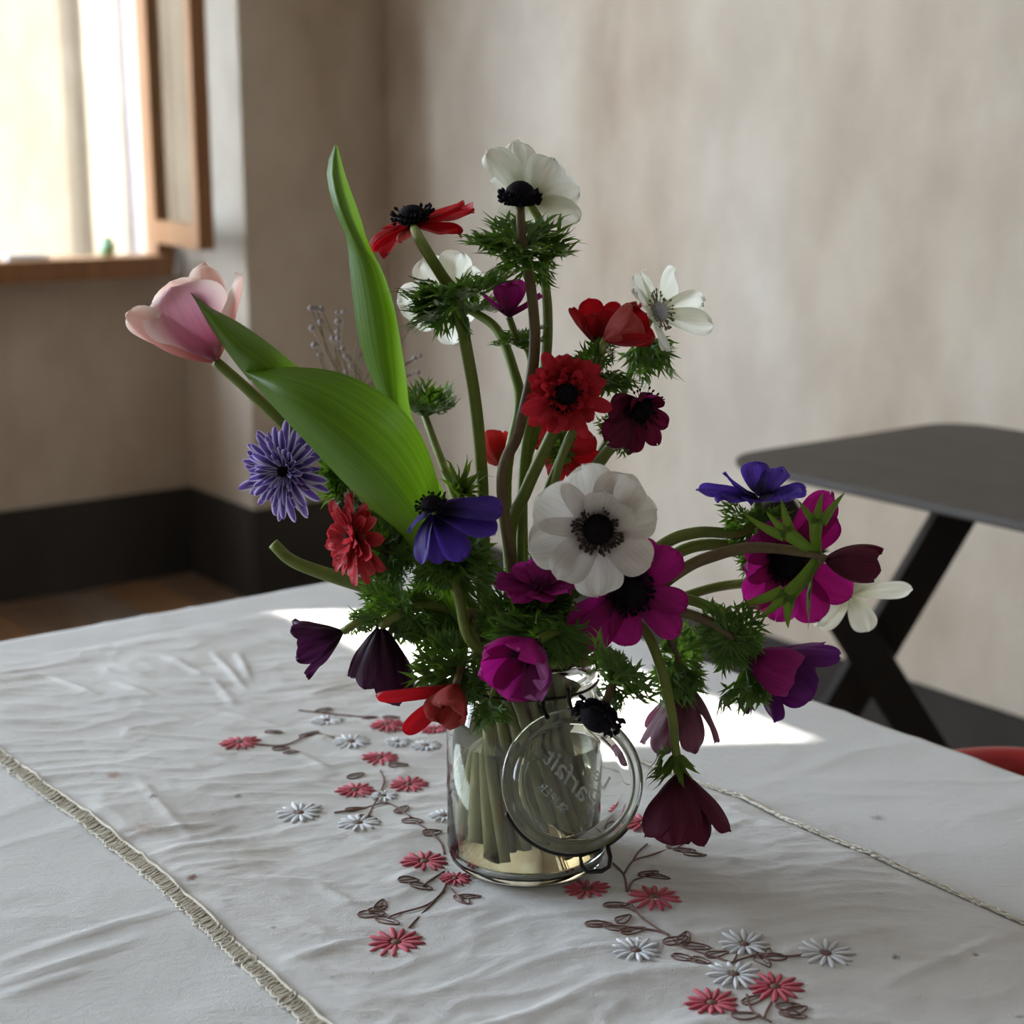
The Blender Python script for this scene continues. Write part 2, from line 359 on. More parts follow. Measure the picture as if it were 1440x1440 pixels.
# the building across the yard
OUT = K - IN_L * 3.2
bl = empty('stone_building', OUT + V3((0, 0, -0.3)), 'sunlit warm plastered building across the yard seen through the window', 'building')
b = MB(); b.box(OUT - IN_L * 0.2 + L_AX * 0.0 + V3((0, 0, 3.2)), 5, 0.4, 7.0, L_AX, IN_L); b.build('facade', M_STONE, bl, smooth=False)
def out_px(px):                          # distance along the facade seen above a pixel column
    d = ray(px, 200); t = ((OUT - CAM).dot(IN_L)) / d.dot(IN_L); return (CAM + d * t - OUT).dot(L_AX)
a0, a1 = out_px(170), out_px(118)
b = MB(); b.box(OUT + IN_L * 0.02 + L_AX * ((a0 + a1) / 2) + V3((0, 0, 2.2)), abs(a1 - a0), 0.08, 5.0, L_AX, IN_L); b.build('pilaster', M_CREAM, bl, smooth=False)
a2 = out_px(176); b = MB(); b.tube([OUT + IN_L * 0.06 + L_AX * a2 + V3((0, 0, z)) for z in (-0.3, 1.5, 4.6)], 0.028, 10); b.build('downpipe', M_PIPE, bl)
a3, a4 = out_px(184), out_px(262); qme = []
for k in range(9):
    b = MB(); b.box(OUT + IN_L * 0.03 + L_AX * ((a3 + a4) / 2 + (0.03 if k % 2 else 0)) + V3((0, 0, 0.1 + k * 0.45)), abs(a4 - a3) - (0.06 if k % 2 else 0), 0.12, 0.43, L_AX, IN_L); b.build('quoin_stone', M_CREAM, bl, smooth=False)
b = MB(); b.box(K - IN_L * 2.0 + L_AX * 2 + V3((0, 0, -0.35)), 12, 3.5, 0.1, L_AX, IN_L); tag(b.build('ground', M_OUT, smooth=False), kind='structure')

# little things on the window sill
zs = W1[2] + 0.055
def at_sill(px): 
    c0 = K - IN_L * 0.03; d = ray(px, 340); t = (c0 - CAM).dot(IN_L) / d.dot(IN_L); q = CAM + d * t; return V3((q.x, q.y, zs))
q = at_sill(150); b = MB(); b.lathe([(0, 0), (0.016, 0.0), (0.022, 0.01), (0.024, 0.022), (0.021, 0.034), (0.014, 0.041), (0.012, 0.046), (0.014, 0.05), (0, 0.05)], 20, Matrix.Translation(q))
tag(b.build('small_pot', M_GREENGL), 'small pale green rounded pot standing on the wooden window sill', 'pot')
q = at_sill(226) + IN_L * 0.10; b = MB(); rows = []
for i in range(7):
    rows.append([q + L_AX * (0.022 * (j / 4 - 0.5) * (1 - 0.06 * i)) + IN_L * (0.008 * math.sin(j * 1.3 + i * 0.5) + 0.004 * i) + V3((0, 0, -0.055 + 0.115 * i / 6)) for j in range(5)])
tag(obj('paper_slip', grid_mesh('paper_slip', rows), M_PAPER), 'bluish white slip of paper tucked into the corner of the window frame', 'paper')
q = at_sill(22) + IN_L * 0.07; b = MB()
b.box(q + V3((0, 0, 0.007)), 0.11, 0.03, 0.012, L_AX, IN_L); b.box(q + V3((0, 0, 0.014)) + L_AX * 0.01, 0.09, 0.026, 0.004, L_AX, IN_L)
tag(b.build('folded_cloth', M_PAPER, smooth=False), 'flat bluish white folded rag lying on the wooden window sill', 'cloth')

# ------------------------------------------------------------------ black folding table by the wall
TZ = 0.735
c_fl = G(1004, 642, TZ); c_bk = G(1345, 577, TZ)
wdir = (V3((c_bk.x - c_fl.x, c_bk.y - c_fl.y, 0))).normalized(); wdir = N_AX
ldir = M_AX
WT = 0.57; LT = 1.05
ft = empty('folding_table', V3((c_fl.x, c_fl.y, 0)) + ldir * LT / 2 + wdir * WT / 2, 'dark folding table with black crossed legs standing against the plaster wall', 'table')
def rounded_slab(org, ax, ay, lx, ly, z0, z1, r, n=8):
    b = MB(); pts = []
    for cx, cy, a0 in ((lx - r, ly - r, 0), (r, ly - r, 90), (r, r, 180), (lx - r, r, 270)):
        for k in range(n + 1):
            a = math.radians(a0 + 90 * k / n); pts.append((cx + r * math.cos(a), cy + r * math.sin(a)))
    m = len(pts); ins = 0.004
    ring = []
    cx, cy = lx / 2, ly / 2
    for z, s in ((z0, 0), (z0, 1), (z0 + 0.003, 2), (z1 - 0.003, 2), (z1, 1)):
        for x, y in pts:
            f = {0: 0.985, 1: 0.992, 2: 1.0}[s]
            ring.append(org + ax * (cx + (x - cx) * f) + ay * (cy + (y - cy) * f) + V3((0, 0, z)))
    fs = []
    for l in range(4):
        for k in range(m): fs.append((l * m + k, l * m + (k + 1) % m, (l + 1) * m + (k + 1) % m, (l + 1) * m + k))
    fs.append(tuple(range(m))[::-1]); fs.append(tuple(4 * m + k for k in range(m)))
    b.add(ring, fs); return b
o0 = V3((c_fl.x, c_fl.y, 0))
rounded_slab(o0, ldir, wdir, LT, WT, TZ - 0.014, TZ, 0.08).build('tabletop', M_TOP, ft, smooth=False)
def bar3(a, c, w, t, name, par, mat, sidev):
    a = V3(a); c = V3(c); d = (c - a); L = d.length; d.normalize(); s = (sidev - d * sidev.dot(d)).normalized(); u = d.cross(s)
    b = MB(); b.box((a + c) / 2, L, w, t, d, s, u); return b.build(name, mat, par, smooth=False)
top1, foot1 = G(1362, 690, TZ - 0.013), G(1003, 1300, 0.0); top2, foot2 = G(1083, 700, TZ - 0.013), G(1480, 1330, 0.0)
for k in range(2):
    sh = ldir * (0.52 * k) * 1.0
    if k: sh = ldir * 0.47 + wdir * (-0.02)
    bar3(top1 + sh, foot1 + sh, 0.056, 0.025, 'leg', ft, M_BLACK, V3((1, 0, 0)))
    bar3(top2 + sh, foot2 + sh, 0.056, 0.025, 'leg', ft, M_BLACK, V3((1, 0, 0)))

# ------------------------------------------------------------------ red chair tucked under the far side of the white table
CZ = 0.70
rail_px = [(1285, 1092), (1312, 1086), (1345, 1081), (1395, 1077), (1445, 1079), (1505, 1092), (1560, 1120)]
rail = [G(x, y, CZ) for x, y in rail_px]
mid = rail[3]; cm = (rail[0] + rail[-1]) / 2
sc_ = V3((cm.x, cm.y, 0)) - N_AX * 0.20
rc = empty('metal_chair', sc_, 'glossy red metal chair with a curved back rail tucked under the white table', 'chair')
b = MB(); cr = catmull(rail, 8); b.tube(cr, 0.0155, 12); b.build('back_rail', M_RED, rc)
SZ = 0.45
rounded_slab(sc_ - M_AX * 0.19 - N_AX * 0.18, M_AX, N_AX, 0.38, 0.37, SZ - 0.025, SZ, 0.07, 8).build('seat', M_RED, rc, smooth=False)
for sg, e_ in ((-1, rail[0]), (1, rail[-1])):
    low = sc_ + M_AX * (0.17 * sg) + N_AX * 0.17
    b = MB(); b.tube(catmull([e_, V3((e_.x, e_.y, 0)).lerp(low, .5) + V3((0, 0, CZ - 0.10)), low + V3((0, 0, SZ - 0.01)), low + N_AX * 0.03], 8), 0.011, 10); b.build('back_leg', M_RED, rc)
    fl_ = sc_ + M_AX * (0.17 * sg) - N_AX * 0.15
    b = MB(); b.tube([fl_ + V3((0, 0, SZ - 0.02)), fl_ - N_AX * 0.02], 0.011, 10); b.build('front_leg', M_RED, rc)

# ------------------------------------------------------------------ white table, tablecloth, runner
tc = G(605, 793, TABLE_Z); N_E, M_E = tc.dot(N_AX), tc.dot(M_AX)
TW, TL = 1.02, 1.85
wt = empty('dining_table', NM(N_E - TW / 2, M_E + TL / 2, 0), 'long wooden dining table hidden under the white tablecloth', 'table')
b = MB(); b.box(NM(N_E - TW / 2, M_E + TL / 2, TABLE_Z - 0.022), TL - 0.012, TW - 0.012, 0.028, M_AX, N_AX); b.build('tabletop', M_TWOOD, wt, smooth=False)
for i in (0.06, TW - 0.06):
    for j in (0.06, TL - 0.06):
        b = MB(); b.box(NM(N_E - i, M_E + j, (TABLE_Z - 0.036) / 2), 0.06, 0.06, TABLE_Z - 0.036, M_AX, N_AX); b.build('leg', M_TWOOD, wt, smooth=False)
def ridge(p, a, c, w, h):
    a = V3((a.x, a.y, 0)); c = V3((c.x, c.y, 0)); d = c - a; L = d.length; t = max(0, min(1, (p - a).dot(d) / (L * L))); q = (p - (a + d * t)).length
    return h * math.exp(-(q / w) ** 2) * math.sin(PI * min(1, max(0, t * 0.98 + 0.01))) ** 0.4
PXR = lambda l: [(G(*a, TABLE_Z), G(*c, TABLE_Z)) for a, c in l]
cloth_folds = PXR([((0, 1355), (240, 1278)), ((0, 1385), (200, 1320)), ((0, 1405), (120, 1365)), ((160, 965), (215, 985)), ((230, 930), (285, 955)), ((300, 925), (345, 975)), ((70, 955), (140, 985)), ((335, 925), (350, 960))])
run_folds = PXR([((1240, 1395), (1440, 1318)), ((360, 1245), (440, 1250)), ((440, 1250), (500, 1282)), ((395, 1362), (520, 1325)), ((300, 1005), (395, 1030)), ((400, 1060), (470, 1095)), ((180, 1040), (340, 1050)), ((235, 1015), (330, 1035)), ((195, 1105), (270, 1190)), ((150, 1190), (300, 1165)), ((560, 1245), (660, 1205)), ((950, 1195), (1090, 1240)), ((1000, 1180), (1050, 1160)), ((1010, 1320), (1150, 1345)), ((640, 1210), (560, 1250)), ((1210, 1350), (1440, 1365)), ((430, 985), (540, 960)), ((520, 985), (610, 965)), ((250, 975), (380, 990)), ((330, 1000), (300, 960))])
def hc(p):                               # tablecloth relief
    q = V3((p.x, p.y, 0))
    h = 0.0012 * noise.noise(q * 6) + 0.0005 * noise.noise(q * 22)
    w_ = noise.noise(q * 6) * 0.06; h += 0.0009 * (1 - abs(noise.noise(V3(((q.x + w_) * 6, (q.y - w_) * 20, 3))))) ** 8
    for a, c in cloth_folds: h += ridge(q, a, c, 0.0032, 0.0022)
    return h
def hr(p):                               # runner relief
    q = V3((p.x, p.y, 0)); u = V3((q.dot(N_AX) * 14, q.dot(M_AX) * 34, 0))
    w_ = V3((noise.noise(q * 7) * 0.05, noise.noise(q * 7 + V3((9, 2, 0))) * 0.05, 0)); g_ = V3(((q.x + w_.x) * 7, (q.y + w_.y) * 22, 0))
    h = 0.0014 * noise.noise(q * 9) + 0.0009 * noise.noise(u) + 0.0003 * noise.noise(u * 5)
    h += 0.0020 * (1 - abs(noise.noise(g_))) ** 7 * (0.6 + 0.8 * noise.noise(q * 5 + V3((4, 4, 0)))) + 0.0011 * (1 - abs(noise.noise(g_ * 2.1 + V3((5, 8, 0))))) ** 7
    for a, c in run_folds: h += ridge(q, a, c, 0.0036, 0.0014)
    return h
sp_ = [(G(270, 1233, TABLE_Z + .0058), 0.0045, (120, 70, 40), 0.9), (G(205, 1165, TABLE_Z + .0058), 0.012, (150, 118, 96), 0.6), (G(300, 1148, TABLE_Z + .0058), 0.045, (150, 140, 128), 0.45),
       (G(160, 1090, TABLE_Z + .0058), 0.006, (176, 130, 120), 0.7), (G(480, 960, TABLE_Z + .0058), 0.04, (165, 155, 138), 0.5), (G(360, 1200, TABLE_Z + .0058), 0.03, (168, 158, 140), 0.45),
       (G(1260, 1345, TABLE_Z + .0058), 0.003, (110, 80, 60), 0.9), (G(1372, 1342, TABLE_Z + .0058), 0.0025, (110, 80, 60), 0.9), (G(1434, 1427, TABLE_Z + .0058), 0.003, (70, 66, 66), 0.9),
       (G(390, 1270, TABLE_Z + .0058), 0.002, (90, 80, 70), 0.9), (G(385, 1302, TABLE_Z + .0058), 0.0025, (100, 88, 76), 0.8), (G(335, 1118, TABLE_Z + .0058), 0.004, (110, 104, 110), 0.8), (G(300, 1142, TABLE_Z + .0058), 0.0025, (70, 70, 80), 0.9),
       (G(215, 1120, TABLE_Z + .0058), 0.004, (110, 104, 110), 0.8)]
M_CLOTH = cloth_mat('white cotton tablecloth', (208, 208, 207), (219, 219, 218), [(G(255, 895, TABLE_Z), 0.02, (200, 196, 188), 0.6), (G(1235, 1151, TABLE_Z), 0.006, (120, 124, 135), 0.6)])
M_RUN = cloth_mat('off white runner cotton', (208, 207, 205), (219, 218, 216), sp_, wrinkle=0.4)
M_LACE = plain('cream crochet lace', (204, 196, 180), 0.9, (216, 210, 196), 60)
rows = []
nm_n, nm_m = 280, 440; hang = 0.10
def cloth_pt(n, m):                      # n, m run past the edges: the overshoot hangs down
    dn = max(0, n - N_E, (N_E - TW) - n); dm = max(0, M_E - m, m - (M_E + TL))
    nn = min(max(n, N_E - TW), N_E); mm = min(max(m, M_E), M_E + TL)
    p = NM(nn, mm, 0); drop = max(dn, dm)
    if drop <= 0: return p + V3((0, 0, TABLE_Z + hc(p)))
    wav = 0.006 * math.sin((m if dn >= dm else n) * 24) * min(1, drop / 0.1) + 0.006 * min(1, drop / 0.02)
    o_ = N_AX * (math.copysign(wav, n - nn) if dn > 0 else 0) + M_AX * (math.copysign(wav, m - mm) if dm > 0 else 0)
    return p + o_ + V3((0, 0, TABLE_Z - drop))
def axis_samples(a, c, k):
    l = [a - hang, a - hang * 0.6, a - hang * 0.3, a - 0.04, a - 0.012, a - 0.003] + [a + (c - a) * i / k for i in range(k + 1)] + [c + 0.003, c + 0.012, c + 0.04, c + hang * 0.3, c + hang * 0.6, c + hang]
    return l
for n in axis_samples(N_E - TW, N_E, nm_n): rows.append([cloth_pt(n, m) for m in axis_samples(M_E, M_E + TL, nm_m)])
tcl = obj('tablecloth', grid_mesh('tablecloth', rows), M_CLOTH)
tag(tcl, 'plain white cotton tablecloth draped over the whole dining table', 'tablecloth')

# runner: between two edge lines along the table
edgeL = [G(x, y, TABLE_Z) for x, y in ((0, 1062), (60, 1108), (120, 1150), (200, 1213), (280, 1282), (330, 1330), (400, 1395), (450, 1440))]
edgeR = [G(x, y, TABLE_Z) for x, y in ((640, 975), (850, 1056), (1040, 1128), (1110, 1163), (1240, 1217), (1330, 1258), (1430, 1302))]
def edge_fn(pts):
    l = sorted([(p.dot(M_AX), p.dot(N_AX)) for p in pts])
    def f(m):
        if m <= l[0][0]: return l[0][1]
        if m >= l[-1][0]: return l[-1][1]
        for (a, x), (c, y) in zip(l, l[1:]):
            if a <= m <= c: return x + (y - x) * (m - a) / (c - a)
    return f
eL, eR = edge_fn(edgeL), edge_fn(edgeR)
RM0, RM1 = -1.31, M_E + TL - 0.12
RZ = TABLE_Z + 0.004
RT = 0.0
def runner_z(p):
    d = math.hypot(p.x - JAR.x, p.y - JAR.y); k = min(1.0, max(0.0, (d - 0.052) / 0.03))        # pressed flat under the jar
    return TABLE_Z + hc(p) + 0.0014 + 0.0045 * (1 - k) * 0.2 + k * max(0.0, hr(p) + 0.0022)
rows = []
nr, ncol = 640, 190
for i in range(nr + 1):
    m = RM0 + (RM1 - RM0) * (i / nr); r = []
    for j in range(ncol + 1):
        n = eL(m) + (eR(m) - eL(m)) * j / ncol; p = NM(n, m, 0)
        ed = min(j, ncol - j, i * 0.8) / 6.0
        zc_ = TABLE_Z + hc(p) + 0.0010; r.append(p + V3((0, 0, zc_ + (runner_z(p) - zc_) * (1 - 0.8 * math.exp(-ed * 2)))))
    rows.append(r)
root_r = empty('table_runner', NM(0.54, -0.6, TABLE_Z + 0.002), 'off white embroidered runner with lace edging laid over the tablecloth', 'runner')
obj('runner_cloth', grid_mesh('runner_cloth', rows), M_RUN, root_r)
def lace(fn, side, amt=1.0):
    b = MB(); m = RM0 if side < 0 else -1.0
    hem = []
    while m < min(RM1, -0.15):
        n = fn(m) + side * 0.0; p = NM(n, m, 0); z = runner_z(p)
        wob = 0.0012 * noise.noise(V3((m * 90, side * 5, 0)))
        hem.append(p + N_AX * wob + V3((0, 0, z + 0.0006)))
        for k in range(2):
            L = (0.0095 * amt) + 0.003 * noise.noise(V3((m * 200 + k * 9, 2, 0))); w = 0.0034; up = 0.002 + 0.0022 * random.random()
            c = p + N_AX * (side * (L * 0.5)) + M_AX * (random.uniform(-.001, .001))
            pts = []
            for q in range(8):
                a = 2 * PI * q / 8
                pts.append(c + N_AX * (side * math.cos(a) * L * 0.55) + M_AX * (math.sin(a) * w + k * 0.0018) + V3((0, 0, TABLE_Z + hc(c) + 0.0016 + up * (1 - 0.9 * math.cos(a)) * (0.5 if k else 0.3))))
            b.tube(pts, 0.00055 + 0.0003 * random.random(), 4, closed=True)
        m += 0.0042
    b.tube(hem, 0.0014 * amt ** 2, 6)
    return b
lace(eL, -1, 0.85).build('lace_trim', M_LACE, root_r); lace(eR, 1, 0.5).build('lace_trim', M_LACE, root_r)

# embroidery
M_PINK = plain('pink embroidery thread', (196, 72, 92), 0.6, (216, 104, 120), 300, bumps=0.5, bdist=0.001)
M_WHT = plain('white embroidery thread', (226, 228, 232), 0.6, (238, 240, 242), 300, bumps=0.5, bdist=0.001)
M_BRN = plain('brown embroidery thread', (104, 74, 66), 0.7, (128, 96, 86), 300)
stitch = []
for mt in (M_PINK, M_WHT):
    b = MB(); pts = [V3((0, t, 0.0004 + 0.0009 * math.sin(PI * min(1, t * 0.95 + .03)))) for t in (0, .15, .35, .6, .85, 1.0)]
    b.tube(pts, [0.04, 0.09, 0.13, 0.14, 0.1, 0.02], 6, flat=0.07 , nrm=(0, 0, 1)); me = b.mesh('stitched_petal'); me.materials.append(mt); stitch.append(me)
pink = [(557, 1325, 43), (597, 1212, 37), (500, 1112, 30), (575, 1103, 30), (535, 1068, 28), (337, 1048, 31), (545, 1022, 27), (920, 1270, 41), (825, 1252, 35), (1090, 1392, 42), (1001, 1410, 42), (612, 1026, 22), (905, 1160, 30), (640, 1235, 24)]
white = [(422, 1145, 34), (505, 1160, 32), (540, 1120, 22), (895, 1340, 38), (1047, 1332, 38), (1162, 1344, 42), (1033, 1375, 40), (495, 1045, 28), (460, 1015, 26), (600, 1050, 24), (625, 1150, 24), (560, 1045, 20)]
def embroider(px, py, r, mi, seed):
    rr = random.Random(seed); c = G(px, py, RZ); c.z = runner_z(c) + 0.0006; R = r * pxm(c)
    b = MB(); b.lathe([(0, 0.0012), (R * 0.10, 0.001), (R * 0.17, 0.0004), (R * 0.18, -0.0006)], 10, Matrix.Translation(c) @ Matrix.Rotation(rr.random() * 3, 4, 'Z'))
    ctr = b.build('embroidered_flower', M_BRN, root_r)
    tag(ctr, ('pink' if mi == 0 else 'white') + ' embroidered daisy with brown stitched centre')
    n = 13; ph = rr.random()
    for k in range(n):
        a = 2 * PI * (k + ph + rr.uniform(-.12, .12)) / n; L = R * rr.uniform(0.72, 0.86)
        s = c + V3((math.cos(a), math.sin(a), 0)) * R * 0.17
        e_ = s + V3((math.cos(a), math.sin(a), 0)) * L; e_.z = runner_z(e_) + 0.0006
        tilt = math.atan2(e_.z - s.z, L)
        o = bpy.data.objects.new('stitched_petal', stitch[mi]); COL.objects.link(o); o.parent = ctr
        o.matrix_basis = Matrix.Translation(s - worldloc(ctr)) @ Matrix.Rotation(a - PI / 2, 4, 'Z') @ Matrix.Rotation(tilt, 4, 'X') @ Matrix.Diagonal((L, L, 0.11, 1))
for k, (x, y, r) in enumerate(pink): embroider(x, y, r, 0, k)
for k, (x, y, r) in enumerate(white): embroider(x, y, r, 1, 50 + k)
def on_run(px, py, dz=0.0006):
    c = G(px, py, RZ); c.z = runner_z(c) + dz; return c
vines = [[(575, 1305), (610, 1270), (625, 1250), (630, 1225)], [(625, 1255), (600, 1275), (560, 1288), (545, 1292)], [(632, 1248), (645, 1265), (650, 1272)], [(625, 1225), (605, 1240), (595, 1250)],
         [(625, 1200), (620, 1185), (605, 1172), (585, 1160)], [(535, 1085), (540, 1100), (530, 1125), (515, 1155)], [(470, 1146), (510, 1140), (545, 1130), (580, 1155)],
         [(862, 1215), (877, 1232), (882, 1262)], [(877, 1232), (890, 1215), (915, 1205), (945, 1195)], [(890, 1215), (897, 1200), (910, 1190)], [(882, 1262), (890, 1245), (905, 1238)],
         [(885, 1275), (900, 1295), (925, 1312), (940, 1320)], [(850, 1278), (880, 1282), (893, 1287)], [(830, 1305), (880, 1308), (930, 1316), (960, 1335), (1000, 1348), (1030, 1360)], [(1030, 1360), (1040, 1340)], [(1030, 1358), (1060, 1350), (1075, 1350)], [(1075, 1350), (1110, 1350), (1140, 1344)],
         [(1050, 1400), (1055, 1420), (1065, 1432), (1085, 1440)], [(1085, 1412), (1078, 1425), (1075, 1435)], [(360, 1050), (400, 1050), (440, 1035), (470, 1040)], [(420, 1000), (470, 1005), (520, 1010)]]
for vl in vines:
    b = MB(); b.tube(catmull([on_run(x, y) for x, y in vl], 6), 0.0007, 6, flat=0.7); b.build('stitched_vine', M_BRN, root_r)
leaves = [(522, 1287, 0), (530, 1280, 40), (545, 1296, -30), (535, 1275, 80), (575, 1243, 10), (592, 1250, -20), (650, 1268, -60), (660, 1262, 5), (608, 1172, 20), (580, 1158, -10), (565, 1140, 60), (500, 1140, 20), (517, 1152, -20), (395, 1055, 0), (410, 1062, -10), (435, 1035, 30), (385, 1032, -10), (560, 1078, 10), (500, 1092, 30),
          (866, 1278, 0), (842, 1305, 0), (877, 1297, 50), (868, 1311, -20), (890, 1313, 20), (950, 1328, 20), (962, 1325, 70), (980, 1334, -10), (962, 1350, -30), (985, 1355, -40), (1008, 1345, 20), (1075, 1345, 60), (1073, 1358, -60), (1090, 1352, 0), (950, 1190, 40), (962, 1198, -10), (977, 1205, -20), (912, 1232, 20), (925, 1237, -20), (1060, 1408, 30), (1108, 1418, 10), (1115, 1430, -20), (1120, 1424, 30), (1048, 1432, 0), (520, 1010, 10), (455, 1000, 30), (550, 1010, 0)]
for k, (x, y, a) in enumerate(leaves):
    c = on_run(x, y); r = random.Random(k); L = 0.0072 * r.uniform(.85, 1.15); w = 0.0034; an = math.radians(a) ; d = V3((math.cos(an), math.sin(an) * 1.0, 0)); t = V3((-d.y, d.x, 0)); pts = []
    for q in range(12):
        u = 2 * PI * q / 12; p = c + d * (L * math.cos(u)) + t * (w * math.sin(u) * (1 - 0.35 * math.cos(u))); p.z = runner_z(p) + 0.0005; pts.append(p)
    b = MB(); b.tube(pts, 0.00045, 5, closed=True)
    b.tube([c - d * L, c + d * L * 0.6], 0.00035, 4); b.build('stitched_leaf', M_BRN, root_r)

# ------------------------------------------------------------------ glass jar
J = V3((JAR.x, JAR.y, max(runner_z(JAR + V3((0.0125 * q * math.cos(a), 0.0125 * q * math.sin(a), 0))) for q in range(5) for a in [k * PI / 12 for k in range(24)]) + 0.0001))
TJ = Matrix.Translation(J)
jar = empty('glass_jar', J, 'clear glass preserving jar with water and its hinged lid hanging open', 'jar')
RB = 0.0495; HJ = 0.134
prof_o = [(0.0, 0.0015), (0.030, 0.001), (0.040, 0.0), (0.045, 0.0008), (0.0482, 0.004), (RB, 0.010), (RB, 0.088), (0.0490, 0.096), (0.0470, 0.104), (0.0435, 0.110), (0.0415, 0.114), (0.0415, 0.121), (0.0440, 0.123), (0.0440, 0.130), (0.0425, HJ)]
prof_i = [(0.0395, HJ), (0.0380, 0.130), (0.0375, 0.116), (0.0395, 0.110), (0.0430, 0.103), (0.0455, 0.094), (0.0460, 0.085), (0.0460, 0.012), (0.0440, 0.007), (0.038, 0.0045), (0.0, 0.005)]
b = MB(); b.lathe(prof_o + prof_i, 64, TJ); b.build('jar_body', M_GLASS, jar)
WL = 0.083
b = MB(); b.lathe([(0, 0.0053), (0.0378, 0.0048), (0.0438, 0.0073), (0.04575, 0.0122), (0.04575, WL), (0.0445, WL - 0.0006), (0, WL - 0.001)], 64, TJ); b.build('water', M_WATER, jar)
# lid, inside face turned to the room, resting against the jar front
lc = P(806, 1099, -0.075)
lz = V3((0.10, -1.0, 0.36)).normalized(); lx = V3((1, 0, 0)); lx = (lx - lz * lx.dot(lz)).normalized(); ly = lz.cross(lx)
ML = Matrix.Translation(lc) @ Matrix((lx, ly, lz)).transposed().to_4x4()
LR = 101 * pxm(lc); k = LR / 0.045
lp = [(0, 0.0015), (0.030, 0.0015), (0.0335, 0.002), (0.035, 0.0055), (0.0362, 0.0062), (0.0375, 0.0055), (0.0385, 0.001), (0.0400, -0.0008), (0.0425, 0.0004), (0.0445, -0.0008), (0.045, -0.004), (0.0445, -0.0085), (0.042, -0.0105), (0.034, -0.0095), (0.030, -0.0085), (0.0, -0.0085)]
lid = empty('lid', lc); lid.parent = jar; lid.location = lc - J
b = MB(); b.lathe([(r * k, z * k) for r, z in lp][::-1], 72, ML); lg = b.build('lid_glass', M_GLASS, lid)
M_LETTER = plain('frosted moulded glass', (216, 222, 214), 0.25, (228, 232, 226), 80)
mln = M_LETTER.node_tree; mlb = mln.nodes['Principled BSDF']; mlb.inputs['Transmission Weight'].default_value = 0.7; mlb.inputs['IOR'].default_value = 1.5
# raised moulded lettering, read backwards through the inside of the lid
dg = bpy.context.evaluated_depsgraph_get()
def text_mesh(s, size, shear=0.0):
    c = bpy.data.curves.new('lettering', 'FONT'); c.body = s; c.size = size; c.extrude = 0.0007; c.bevel_depth = 0.0003; c.offset = -0.00025; c.align_x = 'CENTER'; c.align_y = 'CENTER'; c.shear = shear
    o = bpy.data.objects.new('lettering_tmp', c); COL.objects.link(o); bpy.context.view_layer.update()
    me = bpy.data.meshes.new_from_object(o.evaluated_get(bpy.context.evaluated_depsgraph_get())); bpy.data.objects.remove(o); bpy.data.curves.remove(c); me.name = 'lettering'; return me
rot = Matrix.Rotation(math.radians(137), 4, 'Z')
flip = Matrix.Diagonal((-1, 1, 1, 1))
rotm = Matrix.Rotation(math.radians(-46), 4, 'Z')
for s, size, x, y, sh in (('Le', 0.013, 0.012, -0.0135, 0.3), ('Parfait', 0.0175, 0.0, 0.0, 0.3), ('SUPER', 0.0085, -0.002, 0.0165, 0.0)):
    me = text_mesh(s, size * k, sh)
    Mx = ML @ Matrix.Translation((0, 0, 0.0022 * k)) @ rotm @ Matrix.Translation((x * k, -y * k, 0)) @ flip
    o = obj('lettering', me, M_LETTER, lid, Mx)
# wire bail
b = MB()
def ringpts(r, z, a0, a1, n=40): return [J + V3((r * math.cos(math.radians(a0 + (a1 - a0) * i / n)), r * math.sin(math.radians(a0 + (a1 - a0) * i / n)), z)) for i in range(n + 1)]
b.tube(ringpts(0.0432, 0.1175, 0, 352), 0.0009, 8); b.build('neck_wire', M_WIRE, jar)
b = MB(); hp = [P(766, 975, -0.046), P(764, 995, -0.052), P(770, 1010, -0.060)]; b.tube(catmull(hp, 6), 0.0013, 8)
hp = [P(799, 968, -0.046), P(801, 988, -0.052), P(806, 1006, -0.060)]; b.tube(catmull(hp, 6), 0.0013, 8); b.build('hinge_wire', M_WIRE, jar)
b = MB(); lw = []
for i in range(25):
    a = math.radians(205 + (292 - 205) * i / 24); lw.append(ML @ V3((math.cos(a) * LR * 1.012, math.sin(a) * LR * 1.012, -0.006 * k)))
dn = lw[-1]
lw += [P(816, 1203, -0.085), P(818, 1218, -0.087), P(826, 1226, -0.088), P(846, 1225, -0.088), P(856, 1219, -0.087), P(858, 1205, -0.085), P(855, 1192, -0.083)]
for i in range(10):
    a = math.radians(300 + 20 * i / 9); lw.append(ML @ V3((math.cos(a) * LR * 1.012, math.sin(a) * LR * 1.012, -0.006 * k)))
b.tube(lw, 0.0014, 8); b.build('locking_wire', M_WIRE, lid)

